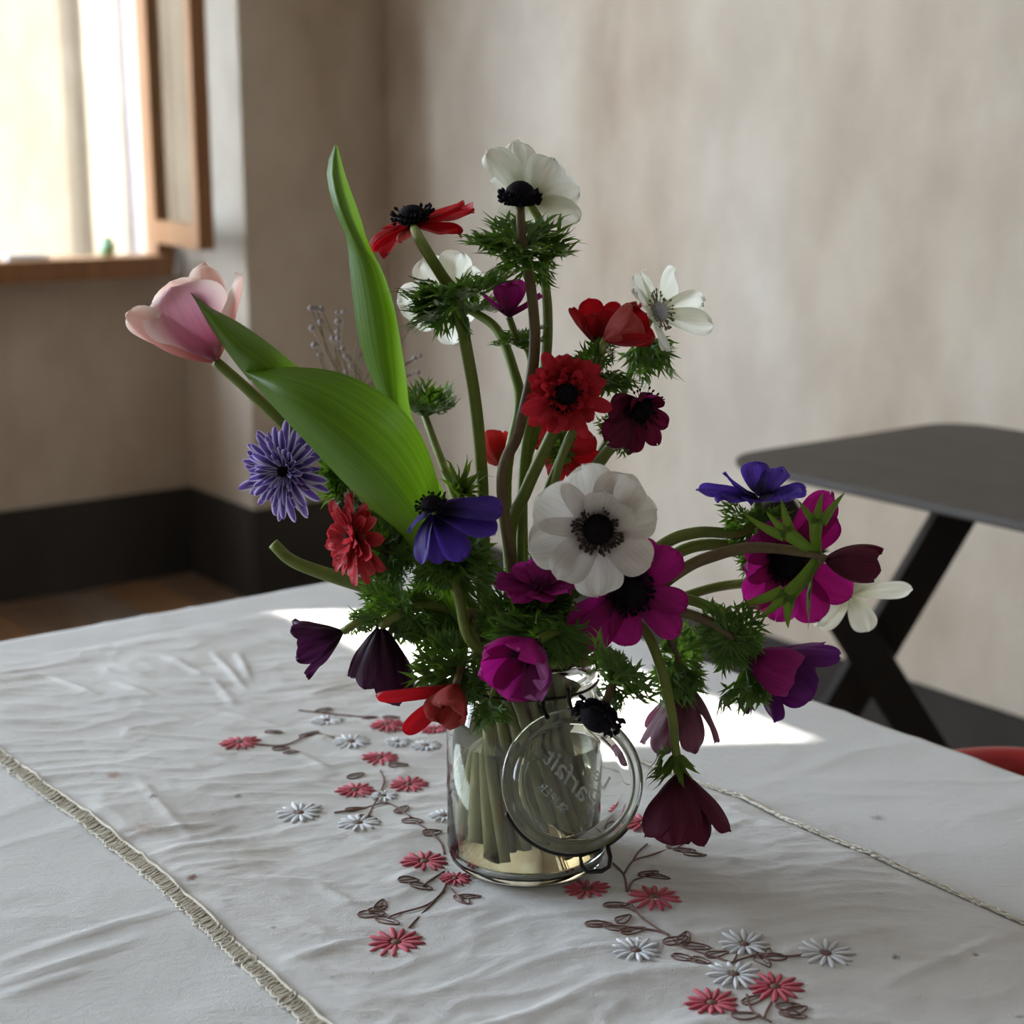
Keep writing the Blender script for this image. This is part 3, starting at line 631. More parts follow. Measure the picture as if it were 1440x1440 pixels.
# ------------------------------------------------------------------ plant materials
C_ST = ((108, 122, 50), (134, 146, 66)); C_STD = ((100, 78, 56), (122, 108, 66))
M_STEM = plain('olive green stem', C_ST[0], 0.5, C_ST[1], 60); M_STEMD = plain('brown tinged stem', C_STD[0], 0.5, C_STD[1], 60)
def stem_trans(m):
    nt = m.node_tree; b = nt.nodes['Principled BSDF']; o = nt.nodes['Material Output']; c = b.inputs['Base Color'].links[0].from_socket
    translucent_mix(nt, b, o, c, 0.25, (1, 1, 0.5))
def blanch(m, pale):
    nt = m.node_tree; b = nt.nodes['Principled BSDF']; c = b.inputs['Base Color'].links[0].from_socket
    g = nt.nodes.new('ShaderNodeNewGeometry'); sp = nt.nodes.new('ShaderNodeSeparateXYZ'); nt.links.new(g.outputs['Position'], sp.inputs[0])
    mr = nt.nodes.new('ShaderNodeMapRange'); mr.inputs['From Min'].default_value = J.z + 0.08; mr.inputs['From Max'].default_value = J.z + 0.15; mr.inputs['To Min'].default_value = 1; mr.inputs['To Max'].default_value = 0
    nt.links.new(sp.outputs[2], mr.inputs['Value']); mx = nt.nodes.new('ShaderNodeMix'); mx.data_type = 'RGBA'; mx.inputs[7].default_value = lin(pale)
    hx = nt.nodes.new('ShaderNodeVectorMath'); hx.operation = 'MULTIPLY'; hx.inputs[1].default_value = (1, 1, 0); nt.links.new(g.outputs['Position'], hx.inputs[0])
    di = nt.nodes.new('ShaderNodeVectorMath'); di.operation = 'DISTANCE'; di.inputs[1].default_value = (J.x, J.y, 0); nt.links.new(hx.outputs[0], di.inputs[0])
    lt = nt.nodes.new('ShaderNodeMath'); lt.operation = 'LESS_THAN'; lt.inputs[1].default_value = 0.048; nt.links.new(di.outputs['Value'], lt.inputs[0])
    ml = nt.nodes.new('ShaderNodeMath'); ml.operation = 'MULTIPLY'; nt.links.new(mr.outputs[0], ml.inputs[0]); nt.links.new(lt.outputs[0], ml.inputs[1])
    nt.links.new(ml.outputs[0], mx.inputs[0]); nt.links.new(c, mx.inputs[6]); nt.links.new(mx.outputs[2], b.inputs['Base Color'])
blanch(M_STEM, (186, 182, 136)); blanch(M_STEMD, (170, 146, 112))
stem_trans(M_STEM); stem_trans(M_STEMD)
M_BRACT = leaf_mat('feathery anemone green', (72, 106, 46), (104, 140, 62), 0.47)
M_BIGBR = leaf_mat('broad bract green', (84, 112, 46), (112, 140, 58), 0.5, veins=(10, 0.6, 1))
M_TLEAF = leaf_mat('tulip leaf green', (84, 118, 40), (110, 144, 48), 0.55, 0.4, (26, 0.4, 1), (1.0, 1.1, 0.18))
M_DARK = plain('black violet flower centre', (13, 9, 14), 0.8, (24, 18, 26), 300, bumps=0.6, bdist=0.002, spec=0.1)
M_ANTH = plain('black violet anthers', (15, 11, 17), 0.8, (28, 20, 30), 300, spec=0.1)
M_ANTHB = plain('brown anthers', (46, 30, 26), 0.7, (66, 48, 40), 300)
M_ANTHG = plain('grey beige anthers', (110, 100, 84), 0.7, (140, 130, 110), 300)
M_GREY = plain('grey lilac flower centre', (150, 148, 160), 0.7, (170, 168, 176), 200)
PM = {
 'white': petal_mat('cream white petal', (192, 182, 184), (224, 217, 211), (235, 232, 221), 0.5, 0.14),
 'whiteg': petal_mat('greenish white petal', (206, 208, 180), (230, 230, 214), (238, 238, 228), 0.6, 0.12),
 'red': petal_mat('scarlet petal', (150, 20, 24), (176, 14, 26), (188, 22, 32), 0.5, 0.25),
 'reddbl': petal_mat('pinkish scarlet petal', (222, 150, 150), (196, 36, 52), (206, 46, 58), 0.45, 0.3),
 'coral': petal_mat('coral red petal', (224, 160, 150), (206, 56, 66), (218, 72, 80), 0.45, 0.3),
 'coralhot': petal_mat('hot coral petal', (200, 60, 40), (226, 40, 48), (232, 66, 66), 0.6, 0.2),
 'burg': petal_mat('burgundy petal', (70, 20, 44), (98, 10, 44), (112, 16, 56), 0.4, 0.3),
 'wine': petal_mat('matt wine petal', (84, 22, 44), (98, 26, 52), (110, 34, 62), 0.35, 0.3, 0.7),
 'mag': petal_mat('magenta petal', (46, 4, 34), (168, 16, 118), (184, 30, 136), 0.5, 0.25),
 'mag2': petal_mat('bright magenta petal', (120, 20, 90), (172, 24, 124), (190, 50, 146), 0.5, 0.3),
 'lilac': petal_mat('lilac pink petal', (120, 30, 96), (160, 70, 140), (182, 104, 166), 0.45, 0.3),
 'purple': petal_mat('violet blue petal', (30, 16, 60), (72, 44, 146), (92, 62, 172), 0.45, 0.3),
 'violetdbl': petal_mat('violet petal with pale margin', (60, 34, 96), (92, 66, 148), (120, 94, 176), 0.35, 0.2, edge=(214, 204, 232)),
 'plum': petal_mat('dark plum petal', (50, 14, 40), (66, 20, 58), (80, 28, 72), 0.35, 0.3),
 'mauve': petal_mat('dusky mauve petal', (96, 52, 62), (122, 70, 84), (134, 84, 104), 0.4, 0.3),
 'violet': petal_mat('dark violet petal', (70, 14, 66), (92, 20, 92), (104, 30, 124), 0.4, 0.25),
 'salmon': petal_mat('salmon red petal', (190, 60, 60), (200, 84, 78), (206, 92, 86), 0.45, 0.3),
 'tulip': petal_mat('pink tulip petal', (146, 50, 76), (182, 96, 122), (226, 178, 190), 0.4, 0.15, 0.4, edge=(238, 214, 206)),
 'tulipp': petal_mat('pale pink tulip petal', (214, 120, 116), (230, 160, 152), (238, 206, 190), 0.5, 0.12, 0.4, edge=(244, 228, 216)),
}

# ------------------------------------------------------------------ plant builders
def frame_of(axis):
    z = V3(axis).normalized(); tw = V3((0, -1, 0)); y = tw - z * tw.dot(z)
    if y.length < 0.35: y = V3((0, 0, 1)) - z * z.z
    y.normalize(); x = y.cross(z).normalized()
    if x.x < 0: x = -x
    return x, y, z
def ax3(r, u, t): return V3((r, -t, u)).normalized()    # right, up, towards the room
def petal_rows(fr, c, az, L, W, a0, a1, r0=0.004, cup=0.12, ruf=0.03, tip=2.2, seed=0, bend=1.0, twist=0.0, nu=11, nv=14, fat=0.6):
    ex, ey, ez = fr; er = ex * math.cos(az) + ey * math.sin(az); et = -ex * math.sin(az) + ey * math.cos(az)
    rows = []; rho, h = r0, 0.0; rr = random.Random(seed); ph = rr.random() * 10
    vv = [1 - (1 - i / (nv - 1)) ** 1.5 for i in range(nv)]
    for i in range(nv):
        v = vv[i]; al = a0 + (a1 - a0) * v ** bend
        if i: rho += math.sin(al) * L * (v - vv[i - 1]); h += math.cos(al) * L * (v - vv[i - 1])
        w = W / 2 * (max(0.0, v) ** fat * 0.93 + 0.07) * max(0.0, 1 - v ** (tip * 2)) ** 0.5 * 1.12 + W * 0.012
        nrm = er * (-math.cos(al)) + ez * math.sin(al); tan = er * math.sin(al) + ez * math.cos(al)
        r = []
        for j in range(nu):
            u = 2 * j / (nu - 1) - 1
            z = cup * W * u * u * (0.4 + 0.6 * (1 - v)) + ruf * W * (v ** 1.5) * (noise.noise(V3((u * 2.2 + ph, v * 2.5, ph))) * 1.6 + 0.5 * math.sin(u * 6 + ph) * abs(u)) + twist * u * v * W * 0.5
            tipn = ruf * L * 0.5 * noise.noise(V3((u * 3 + ph, 7, ph))) * v ** 3
            r.append(c + er * rho + ez * h + et * (u * w) + nrm * z + tan * tipn)
        rows.append(r)
    return rows
def centre_dome(root, c, fr, R, mat=M_DARK, amat=M_ANTH, n=46, spread=1.7, hgt=0.9, lift=0.002, seed=1):
    ex, ey, ez = fr; Mx = Matrix.Translation(c) @ Matrix((ex, ey, ez)).transposed().to_4x4(); b = MB(); prof = []
    for i in range(9):
        a = PI * 0.62 * i / 8; prof.append((R * math.sin(a), lift + R * hgt * (math.cos(a) + 0.35)))
    b.lathe(prof, 16, Mx); rr = random.Random(seed)
    d = b.build('flower_centre', mat, root)
    s = MB()
    for k in range(n):
        a = 2 * PI * (k + rr.random() * .6) / n; rad = R * rr.uniform(1.1, spread); hh = R * rr.uniform(0.1, 0.75)
        p0 = Mx @ V3((R * 0.5 * math.cos(a), R * 0.5 * math.sin(a), lift)); p1 = Mx @ V3((rad * math.cos(a), rad * math.sin(a), lift + hh))
        s.tube([p0, p0.lerp(p1, .6) + ez * R * 0.1, p1], R * 0.035, 4)
        dd = (p1 - p0).normalized(); q = R * 0.13
        s.tube([p1 - dd * q * .5, p1, p1 + dd * q, p1 + dd * q * 1.8], [q * .3, q * .75, q * .8, q * .25], 5)
    so2 = s.build('stamens', amat, d)
    return d
def bract_mesh(name, seed, lobes=5, broad=1.0, depth=3):
    rr = random.Random(seed); vs, fs, uvs = [], [], []
    def strip(o, d, L, w, n=5, tipw=0.12):
        t = V3((-d.y, d.x, 0)); b0 = len(vs); cv = rr.uniform(-.25, .25); tw_ = rr.uniform(-.5, .5)
        for i in range(n):
            f = i / (n - 1); ww = w * (0.75 + 0.5 * math.sin(PI * min(1, f * 1.15))) * (1 - f ** 2.2) + w * tipw * 0.3
            p = o + d * (L * f) + t * (cv * L * f * f * 0.4); zz = 0.10 * L * math.sin(f * 2.4) 
            for sgn in (-1, 0, 1):
                q = p + t * (sgn * ww); vs.append(V3((q.x, q.y, zz - (0.35 * ww if sgn == 0 else 0) + sgn * tw_ * ww * f))); uvs.append((0.5 + 0.5 * sgn, f))
        for i in range(n - 1):
            for k in range(2): fs.append((b0 + i * 3 + k, b0 + i * 3 + k + 1, b0 + i * 3 + k + 4, b0 + i * 3 + k + 3))
    main = []
    for a in (-48, -24, 0, 24, 48)[:lobes] if lobes == 5 else (-38, 0, 38):
        a_ = math.radians(a + rr.uniform(-6, 6)); d = V3((math.sin(a_), math.cos(a_), 0)); L = (0.95 - abs(a) / 150) * rr.uniform(.88, 1.08)
        o = V3((0, 0, 0)); strip(o, d, L, 0.034 * broad, 6)
        if depth:
            nb = rr.randint(2, 3)
            for k in range(nb):
                f = 0.38 + 0.45 * k / nb
                for sg in (-1, 1):
                    b_ = a_ + sg * math.radians(rr.uniform(26, 46)); dd = V3((math.sin(b_), math.cos(b_), 0)); l2 = L * (0.48 - 0.08 * k) * rr.uniform(.8, 1.15)
                    strip(o + d * (L * f), dd, l2, 0.028 * broad, 5)
                    if k < 1:
                        for s2 in (-1, 1):
                            c_ = b_ + s2 * math.radians(rr.uniform(25, 40)); d3 = V3((math.sin(c_), math.cos(c_), 0)); strip(o + d * (L * f) + dd * (l2 * 0.45), d3, l2 * 0.45, 0.020 * broad, 4)
    me = bpy.data.meshes.new(name); k1, k2 = rr.uniform(.2, .5), rr.uniform(2, 5)
    out = []
    for v in vs:
        out.append((v.x, v.y, v.z + 0.14 * noise.noise(V3((v.x * 3 + seed, v.y * 3, 0))) + 0.35 * v.x * v.x - 0.16 * v.y * v.y))
    me.from_pydata(out, [], fs); uv = me.uv_layers.new(name='UVMap'); l = []
    for f in fs:
        for i in f: l += list(uvs[i])
    uv.data.foreach_set('uv', l); me.polygons.foreach_set('use_smooth', [True] * len(fs)); me.update(); return me
BR = {}
for key, mt in (('g', M_BRACT), ('d', M_BRACT)):
    BR[key] = []
    for s in range(5):
        me = bract_mesh('bract', s * 3 + 1); me.materials.append(mt); BR[key].append(me)
BR['b'] = []
for s in range(3):
    me = bract_mesh('bract', 40 + s, 3, 2.2, 0); me.materials.append(M_BIGBR); BR['b'].append(me)
def strap_mesh(seed):                    # broad strap that forks into pointed lobes
    rr = random.Random(seed); rows_ = []; vs, fs, uvs = [], [], []
    def add(o, a, L, w0, w1, cv, n=9, nu=5, z0=0.0):
        b0 = len(vs); p = V3((o.x, o.y, 0)); ang = a
        for i in range(n):
            f = i / (n - 1); d = V3((math.sin(ang), math.cos(ang), 0)); t = V3((d.y, -d.x, 0))
            w = w0 + (w1 - w0) * f if w1 > 0.012 else w0 * (1 - f ** 1.8) + 0.004
            for j in range(nu):
                u = 2 * j / (nu - 1) - 1; q = p + t * (u * w); vs.append((q.x, q.y, z0 + 0.30 * w * u * u * 1.5 - 0.18 * q.y * q.y + 0.02 * noise.noise(V3((q.x * 6 + seed, q.y * 6, 1))))); uvs.append((0.5 + u / 2, f))
            p = p + d * (L / (n - 1)); ang += cv / (n - 1)
        for i in range(n - 1):
            for j in range(nu - 1): fs.append((b0 + i * nu + j, b0 + i * nu + j + 1, b0 + (i + 1) * nu + j + 1, b0 + (i + 1) * nu + j))
        return p
    p = add(V3((0, 0, 0)), 0, 0.55, 0.06, 0.10, rr.uniform(-.2, .2))
    for k, a in enumerate((-0.35, 0.05, 0.5)): add(p + V3(((k - 1) * 0.05, -0.13, 0)), a * rr.uniform(.7, 1.2), (0.44, 0.58, 0.38)[(k + seed) % 3], 0.062, 0.0, rr.uniform(-.5, .5), z0=0.001 * k)
    me = bpy.data.meshes.new('bract'); me.from_pydata(vs, [], fs); uv = me.uv_layers.new(name='UVMap'); l = []
    for f in fs:
        for i in f: l += list(uvs[i])
    uv.data.foreach_set('uv', l); me.polygons.foreach_set('use_smooth', [True] * len(fs)); me.update(); return me
BR['s'] = []
for s in range(4):
    me = strap_mesh(s); me.materials.append(M_BIGBR); BR['s'].append(me)
def place_bract(root, me, o, d, nrm, size, wid=1.0, name='bract'):
    y = V3(d).normalized(); z = V3(nrm) - y * V3(nrm).dot(y)
    if z.length < 1e-3: z = y.orthogonal()
    z.normalize(); x = y.cross(z); Mx = Matrix.Translation(o) @ Matrix((x, y, z)).transposed().to_4x4() @ Matrix.Diagonal((size * wid, size, size, 1))
    return obj(name, me, None, root, Mx)
STEMS, COLLARS = [], []
def make_stem(root, pts, rpx, mat, name='stem'):
    STEMS.append({'root': root, 'pts': [V3(p) for p in pts], 'r': rpx * pxm(V3(pts[0])), 'mat': mat, 'name': name})
ALLF = []
HEAD_BACK = {17: -0.024, 26: -0.035, 11: 0.055, 20: 0.02}                           # metres a flower head sits further along its line of sight so that neighbours clear each other
def anemone(label, head, axis, petals, mat, R, stem, W=0.75, style='open', centre=None, col=None, rpx=7, smat=None, seed=0, cat='flower', into=True, cup=None, ruf=None, extra=None, neck=None, name='anemone', spec=None):
    c = P(*head); c = c + (c - CAM).normalized() * HEAD_BACK.get(seed, 0.0); axis = ax3(*axis); fr = frame_of(axis); px = pxm(c)
    root = empty(name, J + V3((0, 0, 0.01)), label, cat)
    rr = random.Random(seed * 13 + 5)
    plist = []
    if spec: plist = spec
    elif style == 'open':
        for k in range(petals):
            w2 = k % 2; plist.append((360 * k / petals + rr.uniform(-8, 8), R * rr.uniform(.92, 1.06) * (1 if not w2 else .97), W, (62 if w2 else 74) + rr.uniform(-6, 6), (70 if w2 else 84) + rr.uniform(-14, 12)))
    elif style == 'cup':
        for k in range(petals):
            w2 = k % 2; plist.append((360 * k / petals + rr.uniform(-8, 8), R * rr.uniform(.94, 1.06), W, 52 - 12 * w2 + rr.uniform(-5, 5), 8 - 10 * w2 + rr.uniform(-8, 8)))
    elif style == 'bud':
        for k in range(petals):
            w2 = k % 2; plist.append((360 * k / petals + rr.uniform(-8, 8), R * rr.uniform(.94, 1.04), W, 48 - 8 * w2, -22 - 4 * w2 + rr.uniform(-5, 5)))
    elif style == 'bell':
        for k in range(petals):
            w2 = k % 2; plist.append((360 * k / petals + rr.uniform(-8, 8), R * rr.uniform(.9, 1.06), W, 50 - 10 * w2 + rr.uniform(-5, 5), 14 - 6 * w2 + rr.uniform(-8, 12)))
    elif style == 'double':
        for w_ in range(4):
            m = petals
            for k in range(m): plist.append((360 * (k + w_ * .25 + rr.uniform(-.2, .2)) / m, R * (1.0 - 0.14 * w_) * rr.uniform(.8, 1.12), W * rr.uniform(.85, 1.2), 86 - 14 * w_ + rr.uniform(-14, 14), 92 - 16 * w_ + rr.uniform(-22, 22)))
    cupv = cup if cup is not None else {'open': .12, 'cup': .28, 'bud': .34, 'bell': .25, 'double': .2}[style]
    rufv = ruf if ruf is not None else {'open': .10, 'cup': .05, 'bud': .03, 'bell': .06, 'double': .08}[style]
    for k, pt in enumerate(plist):
        az, L, Wf, a0, a1 = pt[:5]; mt = PM[pt[5]] if len(pt) > 5 else PM[mat]
        rows = petal_rows(fr, c, math.radians(az), L * px, L * px * Wf, math.radians(a0), math.radians(a1), r0=R * px * 0.04, cup=cupv, ruf=rufv, seed=seed * 100 + k, tip=(2.6 if style != 'double' else 2.2), twist=rr.uniform(-.15, .15), nu=(13 if style != 'double' else 5), nv=(15 if style != 'double' else 9), fat=(.6 if style != 'double' else .5))
        obj('petal', grid_mesh('petal', rows), mt, root)
    if centre:
        cr = centre.get('r', 20) * px
        centre_dome(root, c + fr[2] * (centre.get('up', 3) * px), fr, cr, centre.get('mat', M_DARK), centre.get('amat', M_ANTH), centre.get('n', 44), centre.get('spread', 1.55), centre.get('h', .8), seed=seed)
    pts = [c] + [P(*s) for s in stem]
    if len(pts) > 1 or into: make_stem(root, pts, rpx, smat or M_STEM)
    for q in (col or []):
        pos = P(*q['at']); ca = ax3(*q['ax']) if 'ax' in q else axis
        COLLARS.append((root, pos, ca, q['size'] * pxm(pos), q.get('n', 6), q.get('open', 70), q.get('key', 'g'), seed + q.get('s', 0), q.get('az')))
    ALLF.append(root); return root

def ribbon(name, cols, mat, root, nrow=28, ncol=9, curl=0.0):
    cc = []
    for cpts in cols:
        cp = catmull([P(*q) for q in cpts], 10); ln = [0]
        for a, c in zip(cp, cp[1:]): ln.append(ln[-1] + (c - a).length)
        res = []
        for i in range(nrow):
            t = ln[-1] * i / (nrow - 1); k = 0
            while k < len(ln) - 2 and ln[k + 1] < t: k += 1
            f = (t - ln[k]) / max(1e-9, ln[k + 1] - ln[k]); res.append(cp[k].lerp(cp[k + 1], f))
        cc.append(res)
    rows = []
    for i in range(nrow):
        r = [c[i] for c in cc]
        if len(r) == 2: rows.append([r[0].lerp(r[1], j / (ncol - 1)) for j in range(ncol)])
        else:
            q = []
            for j in range(ncol):
                t = j / (ncol - 1) * 2; q.append((1 - t / 2) ** 2 * r[0] + 2 * (1 - t / 2) * (t / 2) * (r[1] * 2 - (r[0] + r[2]) / 2) + (t / 2) ** 2 * r[2])
            rows.append(q)
    return obj(name, grid_mesh(name, rows), mat, root)

# ------------------------------------------------------------------ the bouquet
# tulip
tc_ = (303, 508, -0.02)
tul = anemone('pale pink tulip leaning far out with long smooth green leaves', tc_, (-.42, .88, .12), 0, 'tulip', 150,
    [(345, 545, -.015), (430, 625, -.005), (520, 705, .01), (600, 780, .015), (690, 900, .01)], rpx=9, name='tulip', cup=.30, ruf=.03, seed=3,
    spec=[(80, 152, .92, 72, -14, 'tulip'), (205, 140, .72, 60, 24, 'tulipp'), (310, 146, .74, 62, -4, 'tulipp'), (12, 132, .66, 58, 34, 'tulipp'), (140, 146, .72, 62, 6, 'tulipp'), (255, 140, .72, 58, 0, 'tulipp')])
ribbon('leaf', [[(268, 411, -.045), (296, 432, -.045), (340, 456, -.04), (385, 488, -.035), (430, 525, -.03)], [(268, 412, -.055), (300, 448, -.062), (335, 485, -.06), (365, 508, -.055), (395, 535, -.05)], [(268, 413, -.04), (288, 448, -.045), (310, 482, -.045), (332, 512, -.04), (350, 534, -.035)]], M_TLEAF, tul)
ribbon('leaf', [[(344, 521, -.045), (410, 516, -.055), (478, 524, -.06), (545, 558, -.06), (590, 608, -.055), (616, 680, -.04), (628, 760, -.02), (660, 860, -.01)],
                [(345, 523, -.05), (400, 552, -.075), (460, 590, -.085), (520, 640, -.085), (560, 685, -.075), (590, 730, -.055), (610, 790, -.03), (650, 870, -.01)],
                [(345, 525, -.045), (390, 578, -.05), (440, 632, -.055), (490, 685, -.055), (530, 722, -.05), (565, 752, -.04), (595, 800, -.02), (645, 880, -.01)]], M_TLEAF, tul)
ribbon('leaf', [[(471, 203, .02), (459, 240, .015), (470, 295, .01), (487, 335, .01), (494, 400, .01), (505, 480, .01), (528, 545, .01), (560, 610, .012), (630, 760, .01)],
                [(472, 205, .015), (474, 250, .005), (488, 300, 0), (508, 345, 0), (528, 380, 0), (545, 450, -.002), (553, 520, 0), (566, 600, .005), (640, 760, .008)],
                [(474, 204, .03), (487, 250, .03), (505, 300, .03), (518, 342, .028), (536, 378, .028), (554, 430, .028), (570, 520, .028), (584, 600, .025), (655, 760, .015)]], M_TLEAF, tul)

anemone('scarlet anemone with flat drooping petals held highest beside the tulip leaf', (582, 320, 0), (-.16, .96, .22), 0, 'red', 85,
    [(592, 340, 0), (622, 388, .002), (642, 420, .003), (656, 490, .004), (668, 560, .005), (676, 640, .006), (680, 720, .006)], seed=11, rpx=8,
    spec=[(12, 88, .72, 84, 76), (335, 78, .6, 78, 82), (40, 80, .7, 92, 96), (170, 76, .74, 82, 128), (200, 84, .7, 86, 146), (140, 66, .7, 84, 126), (110, 44, .7, 86, 100, 'salmon'), (270, 60, .7, 80, 88), (230, 64, .7, 84, 110)],
    centre={'r': 21, 'up': 5, 'spread': 1.45, 'n': 60}, ruf=.12,
    col=[{'at': (641, 418, .003), 'ax': (-.3, .9, .1), 'size': 92, 'n': 8, 'open': 78, 'az': [185, 200, 160, 230, 175, 330, 20, 90], 's': 1}, {'at': (640, 420, .003), 'ax': (-.6, -.6, .4), 'size': 70, 'n': 4, 'open': 50, 's': 2}])
anemone('petal-less anemone with a bare black head above a leafy ruff', (731, 290, -.01), (0.02, 1, .12), 0, 'red', 60,
    [(735, 345, -.01), (746, 400, -.01), (752, 470, -.008), (747, 530, -.004), (728, 610, 0), (706, 690, 0)], spec=[], seed=12, rpx=8, smat=M_STEMD,
    centre={'r': 23, 'up': -2, 'spread': 1.22, 'n': 90, 'h': 1.05},
    col=[{'at': (737, 352, -.01), 'ax': (0, .95, .2), 'size': 88, 'n': 9, 'open': 76, 's': 1}, {'at': (738, 356, -.01), 'ax': (0, -.9, .3), 'size': 60, 'n': 5, 'open': 62, 's': 2}])
anemone('white anemone seen from behind at the very top of the bunch', (740, 280, .055), (.40, .55, -.72), 8, 'whiteg', 80,
    [(762, 320, .05), (766, 390, .035), (770, 440, .03), (768, 500, .025), (756, 590, .02), (735, 690, .01)], W=.82, style='open', seed=13, rpx=7, centre={'r': 14, 'up': 4, 'amat': M_ANTHG, 'mat': M_GREY}, ruf=.08)
anemone('white anemone half hidden behind the feathery leaves of the highest red flower', (630, 420, .06), (-.35, .1, -.9), 7, 'whiteg', 66,
    [(668, 440, .05), (700, 465, .04), (722, 520, .03), (730, 570, .02), (712, 680, .01)], W=.9, seed=14, rpx=7, centre={'r': 12, 'amat': M_ANTHG, 'mat': M_GREY},
    col=[{'at': (665, 438, .045), 'ax': (-.2, .8, -.3), 'size': 60, 'n': 6, 'open': 75}])
anemone('small upright magenta anemone cup below the bare black head', (716, 446, .02), (.02, 1, .12), 6, 'mag2', 56, [(726, 472, .02), (745, 498, .02), (750, 560, .018), (735, 660, .01)], W=.62, style='cup', seed=15, rpx=6,
    spec=[(70, 56, .66, 48, 2), (130, 54, .6, 48, 4), (20, 58, .62, 62, 46), (300, 56, .7, 46, 0), (240, 54, .7, 46, 2), (180, 52, .5, 60, 40)], centre={'r': 8}, col=[{'at': (716, 450, .02), 'size': 44, 'n': 6, 'open': 85}])
anemone('half open red anemone with pointed petals above dark feathery leaves', (838, 484, .0), (-.02, 1, .15), 6, 'red', 62, [(838, 520, .0), (820, 570, .002), (790, 640, .005), (755, 740, .005)], style='cup', seed=16, rpx=6,
    spec=[(150, 70, .55, 50, 22), (60, 66, .6, 52, 10), (100, 60, .66, 56, 6), (20, 88, .5, 56, 40), (250, 66, .7, 40, 4), (320, 66, .6, 46, 30)],
    col=[{'at': (838, 490, .002), 'ax': (-.5, .8, .2), 'size': 62, 'n': 6, 'open': 50, 'key': 'd', 'az': [180, 150, 120, 200, 165, 90]}, {'at': (850, 505, 0), 'ax': (.3, -.8, .4), 'size': 62, 'n': 7, 'open': 68, 'key': 'd', 's': 3}])
anemone('plump rosy red anemone bud tilted sideways beside the white side-facing flower', (850, 478, -.012), (.80, .50, .25), 7, 'red', 78, [(842, 510, -.005), (820, 580, 0), (780, 680, .003)], style='bud', W=.85, seed=17, rpx=6, cup=.3,
    spec=[(90, 74, .85, 60, -16, 'salmon'), (150, 72, .8, 60, -10, 'salmon'), (30, 74, .8, 56, 2), (330, 72, .8, 54, 14), (270, 72, .8, 52, -6), (210, 72, .8, 54, -10)], col=[{'at': (850, 500, -.01), 'ax': (.5, -.3, .3), 'size': 50, 'n': 4, 'open': 75, 'key': 'd'}])
anemone('white anemone facing sideways with grey ring and beige stamens', (918, 442, .02), (.76, .38, .52), 8, 'whiteg', 80, [(900, 480, .03), (880, 540, .035), (858, 610, .03), (800, 720, .01)], W=.62, seed=18, rpx=6, centre={'r': 15, 'mat': M_GREY, 'amat': M_ANTHG, 'spread': 2.0, 'n': 50, 'up': 4, 'h': .6},
    spec=[(95, 84, .5, 66, 60), (60, 84, .5, 70, 66), (130, 70, .6, 70, 78), (250, 92, .55, 76, 88), (285, 98, .5, 70, 74), (310, 96, .5, 66, 64), (200, 60, .7, 80, 95), (170, 60, .6, 78, 90)],
    col=[{'at': (918, 470, .035), 'ax': (.3, -.9, -.1), 'size': 74, 'n': 5, 'open': 30}])
anemone('double scarlet anemone facing forward with a ring of many narrow petals', (795, 553, -.03), (.02, .12, 1), 21, 'reddbl', 62, [(788, 585, -.005), (772, 620, .002), (740, 690, .004), (718, 760, .004)], W=.36, style='double', seed=19, rpx=9, centre={'r': 17, 'up': 4, 'n': 50, 'spread': 1.6})
anemone('dark burgundy anemone looking down past the double scarlet one', (897, 568, -.01), (.42, -.22, .86), 8, 'burg', 70, [(878, 605, .008), (850, 640, .012), (810, 700, .01), (770, 780, .005)], W=.72, seed=20, rpx=9, centre={'r': 16, 'up': 4, 'n': 60, 'spread': 1.9},
    spec=[(150, 76, .8, 58, 76), (110, 68, .8, 60, 70), (190, 68, .66, 70, 66), (75, 58, .75, 50, 30), (30, 44, .7, 44, 22, 'mag2'), (225, 62, .5, 62, 44), (260, 50, .6, 60, 40), (330, 40, .7, 50, 30)], ruf=.14, col=[{'at': (880, 600, .01), 'ax': (.2, -.4, .6), 'size': 42, 'n': 5, 'open': 75}])
anemone('hot coral anemone glowing behind the long bare stems', (703, 655, .05), (-.15, .55, -.7), 7, 'coralhot', 56, [(712, 690, .045), (716, 740, .03)], W=.8, seed=21, rpx=6, style='cup')
anemone('dark red anemone hidden behind the double scarlet one', (790, 640, .035), (.5, .25, -.7), 7, 'red', 58, [(775, 680, .03), (755, 740, .02)], W=.75, seed=22, rpx=6, col=[{'at': (790, 628, .03), 'ax': (0, .4, .6), 'size': 36, 'n': 4, 'open': 70}])
anemone('large white anemone facing forward with a black eye', (840, 742, -.072), (0.0, .10, 1), 8, 'white', 107, [(835, 770, -.02), (815, 810, -.005), (780, 880, 0)], W=.86, seed=23, rpx=8,
    spec=[(20, 92, .80, 62, 58), (62, 100, .85, 58, 62), (105, 106, .82, 58, 64), (150, 104, .85, 60, 70), (195, 104, .8, 62, 72), (228, 98, .7, 58, 56), (272, 96, .85, 84, 108), (325, 92, .75, 62, 66), (85, 80, .7, 46, 40), (35, 76, .66, 46, 38)],
    centre={'r': 22, 'up': 6, 'amat': M_ANTHB, 'n': 110, 'spread': 1.6}, cup=.16, ruf=.06)
anemone('double violet anemone with many thin pale edged petals', (402, 662, -.02), (-.42, .04, .9), 24, 'violetdbl', 70, [(440, 660, -.005), (490, 672, 0), (540, 718, .003), (600, 790, .004), (680, 880, .004)], W=.23, style='double', seed=24, rpx=6, smat=M_STEMD, cup=.3,
    centre={'r': 8, 'up': 2, 'n': 14}, col=[{'at': (500, 672, .0), 'ax': (-.9, .1, .3), 'size': 78, 'n': 7, 'open': 48, 'key': 'd'}])
